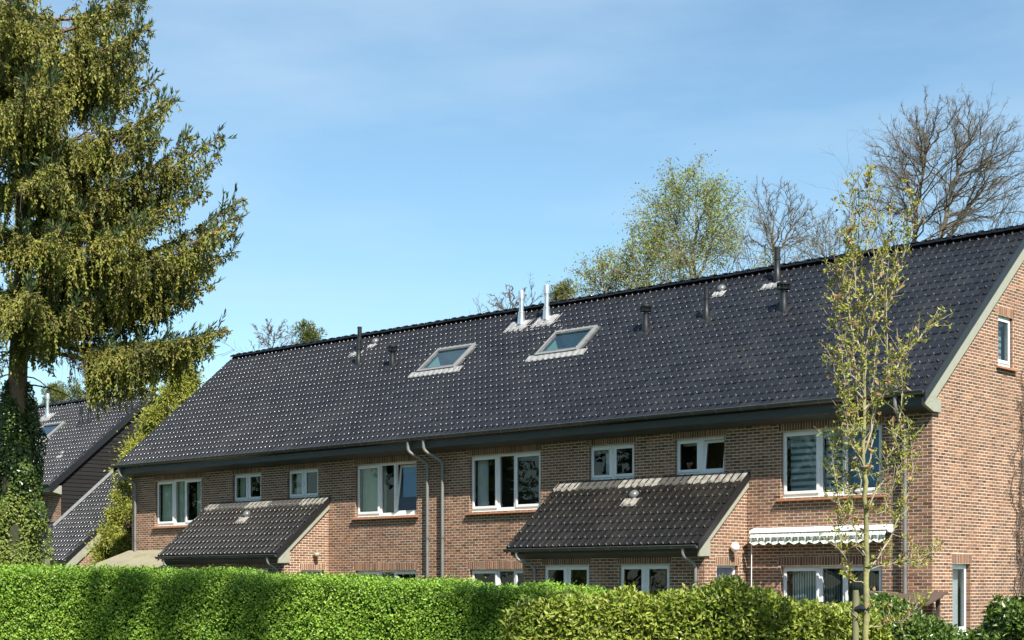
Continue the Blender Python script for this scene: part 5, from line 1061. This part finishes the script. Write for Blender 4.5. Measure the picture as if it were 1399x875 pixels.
# ------------------------------------------------------------------ trees beyond the roofs
def crown_tree(name, label, base, t, stems, cen, rad, nl=18, kids=9, seed=1, bark='barkgrey', leaf=None, leafn=0, ls=(.08, .05), r0=.16, droop=0.0, tw=1.0, group=None, lsp=.12, low=-.55, fine=5):
    """stems: pixel paths of the main stems; cen, rad: crown ellipse in photograph pixels"""
    np.random.seed(seed); k = t/FPX; B = at(base, HY, t); B[2] = 0; o = thing(name, label, 'tree', B, group); segs = []; tips = []
    C0 = at(cen[0], cen[1], t); ra, rz_ = rad[0]*k, rad[1]*k; main = []
    for st_ in stems:
        P0 = np.array([B]+[at(x, y, t+dz) for x, y, dz in st_]); tt = np.linspace(0, len(P0)-1, (len(P0)-1)*4+1); out = np.stack([np.interp(tt, range(len(P0)), P0[:, c]) for c in range(3)], 1); out[1:] += np.random.normal(size=out[1:].shape)*.04
        main.append(out); segs.extend(polyline(out, r0, r0*.10))
    for i in range(nl):
        uz = low+(1-low)*((i+.5)/nl); aa = i*2.39996; d = np.array([math.cos(aa)*math.sqrt(1-uz*uz), math.sin(aa)*math.sqrt(1-uz*uz), uz]); m = min(main, key=lambda c_: abs((c_[-2]-C0)@VR-d[0]*ra*.35)+np.random.rand()*1.7); f = float(np.clip(.36+.40*uz+np.random.uniform(-.16, .26), .12, 1)); a = m[int(f*(len(m)-1))]
        q = np.random.uniform(.82, 1.0); e = C0+(VR*d[0]*ra+VF*d[1]*ra*.8)*q+np.array([0, 0, d[2]*rz_*q])
        if e[2] < a[2]-.3: e[2] = a[2]-.3
        mid = a+(e-a)*.5+np.array([0, 0, .07*np.linalg.norm(e-a)*(0 if d[2] > .7 else 1)])+np.random.normal(size=3)*.12
        c = bez(a, mid, e, np.linspace(0, 1, 11)); c[1:-1] += np.random.normal(size=(9, 3))*.035; segs.extend(polyline(c, r0*.34*(1-.4*f), .009)); L0 = np.linalg.norm(e-a)
        for j in range(kids):
            g = .18+.8*(j+np.random.rand())/kids; g = min(g, .97); ii = int(g*10); p = c[ii]+(c[min(10, ii+1)]-c[ii])*(g*10-ii); fw = unit(c[min(10, ii+1)]-c[ii]) if ii < 10 else unit(c[10]-c[9])
            dd = fw*.85+np.random.normal(size=3)*.5+unit(p-C0)*.5+np.array([0, 0, .12-droop]); dd /= np.linalg.norm(dd); l1 = L0*np.random.uniform(.16, .34)*(1.15-.5*g); q1 = [p]
            for h in range(5): dd = unit(dd+np.random.normal(size=3)*.16+np.array([0, 0, .05-droop*.6])); q1.append(q1[-1]+dd*l1/5)
            q1 = np.array(q1); segs.extend(polyline(q1, .016*tw, .006*tw))
            for h in range(fine):
                u = np.random.uniform(.15, 1.0)*4.99; ii2 = int(u); p2 = q1[ii2]+(q1[ii2+1]-q1[ii2])*(u-ii2); d2 = unit(unit(q1[ii2+1]-q1[ii2])*.95+np.random.normal(size=3)*.42+np.array([0, 0, .12-droop])); l2 = l1*np.random.uniform(.3, .6); q2 = [p2]
                for _ in range(3): d2 = unit(d2+np.random.normal(size=3)*.2+np.array([0, 0, .04-droop])); q2.append(q2[-1]+d2*l2/3)
                q2 = np.array(q2); segs.extend(polyline(q2, .0075*tw, .0045*tw)); tips += [q2[-1], q2[2], q2[1]]
                for _ in range(3):
                    p3 = q2[np.random.randint(1, 4)]; d3 = unit(d2*.8+np.random.normal(size=3)*.6+np.array([0, 0, -droop])); l3 = l2*np.random.uniform(.3, .6); p4 = p3+d3*l3; segs.append((*p3, *p4, .005*tw, .0035*tw)); tips.append(p4)
    A_ = np.array(segs); big_ = A_[:, 6] > .03
    tubes('trunk', A_[big_], M[bark], o, 7); tubes('branches', A_[~big_], M[bark], o, 3)
    if leaf:
        T_ = np.array(tips); ii = RNG.integers(0, len(T_), leafn); q = T_[ii]+RNG.normal(size=(leafn, 3))*lsp
        leafobj('leaves', [blades(q, rdir(leafn)+np.array([0, 0, -.3]), rdir(leafn), ls[0]*RNG.uniform(.6, 1.3, leafn), ls[1]*RNG.uniform(.7, 1.3, leafn))], [M[leaf]], o)
    return o
G_ = 'trees beyond the roof ridge'
crown_tree('bare_tree', 'large leafless tree with wide fan of dark branches above the right ridge', 1268, 46, [[(1246, 340, 0), (1252, 285, 0), (1262, 225, .3), (1268, 165, .2)], [(1284, 330, .2), (1297, 270, .4), (1315, 210, .5), (1328, 170, .6)], [(1290, 330, .4), (1330, 275, .9), (1362, 225, 1.0)]], (1294, 248), (122, 122), nl=104, kids=11, seed=22, r0=.10, fine=5, tw=.55, group=G_, low=-.62)
crown_tree('bare_tree', 'leafless grey tree just right of the leafing birch behind the ridge', 1058, 52, [[(1057, 370, 0), (1055, 320, 0), (1052, 268, .2)], [(1058, 370, 0), (1075, 320, .3), (1092, 285, .5)]], (1062, 322), (66, 84), nl=40, kids=9, seed=4, r0=.065, fine=5, tw=.6, group=G_, low=-.6)
crown_tree('bare_tree', 'low leafless bushy tree between the slender tree and the grey bare tree', 1135, 54, [[(1130, 370, 0), (1122, 330, 0)], [(1138, 370, 0), (1150, 330, .3)]], (1132, 345), (62, 68), nl=38, kids=8, seed=9, r0=.05, fine=5, tw=.6, group=G_, leaf='birchleaf', leafn=500, ls=(.06, .04))
crown_tree('birch_tree', 'tall birch coming into yellow-green leaf behind the ridge', 950, 50, [[(950, 380, 0), (948, 320, 0), (958, 250, .2)], [(946, 380, 0), (925, 320, .3), (912, 270, .4)], [(955, 380, 0), (975, 330, .2), (985, 280, .3)]], (942, 310), (84, 90), nl=40, kids=9, seed=31, bark='birchbark', leaf='birchleaf', leafn=17000, ls=(.066, .042), r0=.075, droop=.14, group=G_, lsp=.15, tw=.8)
crown_tree('birch_tree', 'small birch with sparse green leaves left of the tall birch behind the ridge', 822, 50, [[(826, 400, 0), (822, 375, 0)]], (826, 392), (48, 52), nl=22, kids=8, seed=33, bark='birchbark', leaf='birchleaf', leafn=4200, ls=(.068, .042), r0=.07, droop=.08, group=G_, tw=.8)
crown_tree('birch_tree', 'low leafing bush-like birch directly under the tall one at the ridge', 885, 49, [[(885, 400, 0), (880, 370, 0)]], (886, 368), (56, 60), nl=28, kids=8, seed=36, bark='birchbark', leaf='birchleaf', leafn=6500, ls=(.068, .042), r0=.08, droop=.08, group=G_, tw=.8)
crown_tree('bare_tree', 'thin leafless tree behind the two shiny steel flues', 695, 52, [[(695, 430, 0), (700, 408, 0)]], (702, 422), (40, 36), nl=18, kids=7, seed=41, r0=.05, group=G_)
crown_tree('bare_tree', 'small leafless tree peeping over the left end of the ridge', 372, 58, [[(372, 480, 0), (374, 455, 0)]], (374, 468), (34, 36), nl=18, kids=7, seed=44, r0=.05, group=G_)
def pine(px, top, t, wpx, label, cols='pineleaf', nclump=26, seed=2, name='pine_tree', depthz=2.2):
    np.random.seed(seed); B = at(px, HY, t); B[2] = 0; H_ = 1.8+(HY-top)/FPX*t; w_ = wpx/FPX*t/2; o = thing(name, label, 'tree', B, G_); cen = []; rad = []; lim = []
    for k in range(nclump):
        z = H_-.25-depthz*(k/nclump)**1.0; e = w_*np.interp(H_-z, [0, .4, 1.2, 3], [.15, .6, 1.0, 1.1]); an = np.random.uniform(0, 6.28); q = e*np.random.uniform(.3, 1); c = B+VR*math.cos(an)*q+VF*math.sin(an)*q+np.array([0, 0, z]); cen.append(c); rad.append(np.random.uniform(.2, .38)); lim.extend(polyline([B+np.array([0, 0, z-.6]), c], .03, .01))
    clumpy('foliage', o, cen, rad, 330, .13, .03, M[cols], up=.3); tubes('branches', lim, M['barkgrey'], o, 4); b = MB(); b.tube([B, B+np.array([0, 0, H_-.4])], [.2, .04], 8); b.obj('trunk', M['barkgrey'], o); return o
pine(430, 440, 56, 60, 'small dark pine crown showing above the left part of the ridge', seed=3, nclump=24)
pine(768, 384, 52, 50, 'bushy conifer with brownish needles right behind the second steel flue', seed=5, nclump=30)
pine(88, 522, 75, 120, 'spreading green pine behind the roof of the house on the left', seed=8, nclump=70, depthz=3.2)
# ------------------------------------------------------------------ dry creeper on the gable, post by the neighbour
V_ = thing('dry_creeper', 'leafless dark creeper clinging to the right edge of the brick gable', 'creeper', (.05, 4.3, 0)); sg_ = []
np.random.seed(77)
for k in range(12):
    y, z = 4.1+np.random.normal()*.25, 0.0; pts = [(.03, y, z)]
    while z < 8.0-np.random.rand()*3: z += .22; y += np.random.normal()*.11; y = max(y, 3.4+.4*math.sin(z*1.7+k)); pts.append((.025+.02*np.random.rand(), y, z))
    pts = np.array(pts); sg_.extend(polyline(pts, .016, .006))
    for i in range(4, len(pts)-1, 1):
        q = pts[i].copy(); out = [q]
        for s in range(4): q = q+np.array([0, np.random.normal()*.07-.035, np.random.normal()*.06]); q[0] = .03; out.append(q)
        sg_.extend(polyline(np.array(out), .007, .003))
tubes('stems', sg_, M['vine'], V_, 4)
n = 2600; ii = np.random.choice(len(sg_), n); q = np.array(sg_)[ii][:, :3]+np.random.normal(size=(n, 3))*np.array([.012, .05, .05]); q[:, 0] = np.abs(q[:, 0]-.02)+.02
leafobj('withered_leaves', [blades(q, rdir(n)+np.array([.3, 0, -.5]), rdir(n), .035*RNG.uniform(.6, 1.3, n), .02*RNG.uniform(.7, 1.3, n))], [M['vinedry']] if 'vinedry' in M else [M['vine']], V_)
fp = thing('fence_post', 'short thin pale wooden post rising just above the hedge at left', 'post', at(63, 801, 24)*np.array([1, 1, 0])); p = at(63, 764, 24); MB().box((p[0]-.04, p[1]-.04, 0), (p[0]+.04, p[1]+.04, p[2])).obj('post_shaft', M['postwood'], fp)
# ------------------------------------------------------------------ tall tree behind the camera whose shade falls on the hedge
np.random.seed(123); B = np.array([17.5, -31.5, 0.0]); o = thing('lane_tree', 'tall half-leafless tree behind the viewer casting broken shade on the hedge', 'tree', B); cen = []; rad = []; sg_ = []
for (px, zq) in [(p, z) for p in (150, 185, 215, 245, 262, 285, 318, 345, 372, 395, 640, 672, 700, 726) for z in (1.25, 1.55, 1.85)]:
    P = at(px+np.random.normal()*10, 830, 18.5-2.9*(px+120)/990); P[2] = zq; ze = np.random.uniform(15.5, 21); q = P+SUN*(ze-zq)/SUN[2]
    if np.random.rand() < .52: continue
    cen.append(q); rad.append(np.random.uniform(.14, .36)); sg_.extend(polyline([B+np.array([0, 0, ze*.66]), (B+q)/2+np.array([0, 0, ze*.34]), q], .09, .02))
radii_ref = .4; clumpy('foliage', o, cen, rad, 110, .14, .09, M['darklaurel'], up=.2, soft=True); radii_ref = .3
tubes('branches', sg_, M['barkgrey'], o, 5); b = MB(); b.tube([B, B+np.array([0, 0, 8]), B+np.array([-.3, .3, 15])], [.38, .28, .12], 12); b.obj('trunk', M['barkgrey'], o)
# ------------------------------------------------------------------ belt of trees across the lane, far behind the viewer (seen in the panes), made tall and wide to cut sky light on the front
np.random.seed(99); cen = []; rad = []; sg_ = []
for k, (x, y, h) in enumerate([(-36, -38, 17), (-28, -43, 19), (-20, -41, 17), (-12, -45, 19), (-4, -42, 18), (4, -46, 20), (12, -43, 17), (20, -48, 19), (30, -46, 18), (-46, -33, 16), (-56, -24, 15), (-64, -10, 15), (42, -42, 17)]):
    B = np.array([x, y, 0.0]); sg_.extend(polyline(np.array([B, B+np.array([0, 0, h*.7])]), .32, .1))
    for q in range(70):
        z = np.random.uniform(.15, 1)*h; e = h*.28*math.sin(math.pi*min(1, (z/h)*.85+.12)); an = np.random.uniform(0, 6.28); c = B+np.array([math.cos(an)*e*np.random.uniform(.3, 1), math.sin(an)*e*np.random.uniform(.3, 1), z]); cen.append(c); rad.append(np.random.uniform(.9, 1.5)); sg_.extend(polyline([B+np.array([0, 0, z*.6]), c], .08, .02))
tbelt = bpy.data.objects.new('screening_tree_belt', None); link(tbelt, None, Matrix.Translation((0, -42, 0)), kind='stuff'); tbelt['label'] = 'belt of green trees far behind the viewer across the lane, enlarged to screen off sky light'
radii_ref = 1.2; clumpy('crowns', tbelt, cen, rad, 180, .34, .22, M['darklaurel'], up=.2); radii_ref = .3
tubes('tree_trunks', sg_, M['barkgrey'], tbelt, 5)
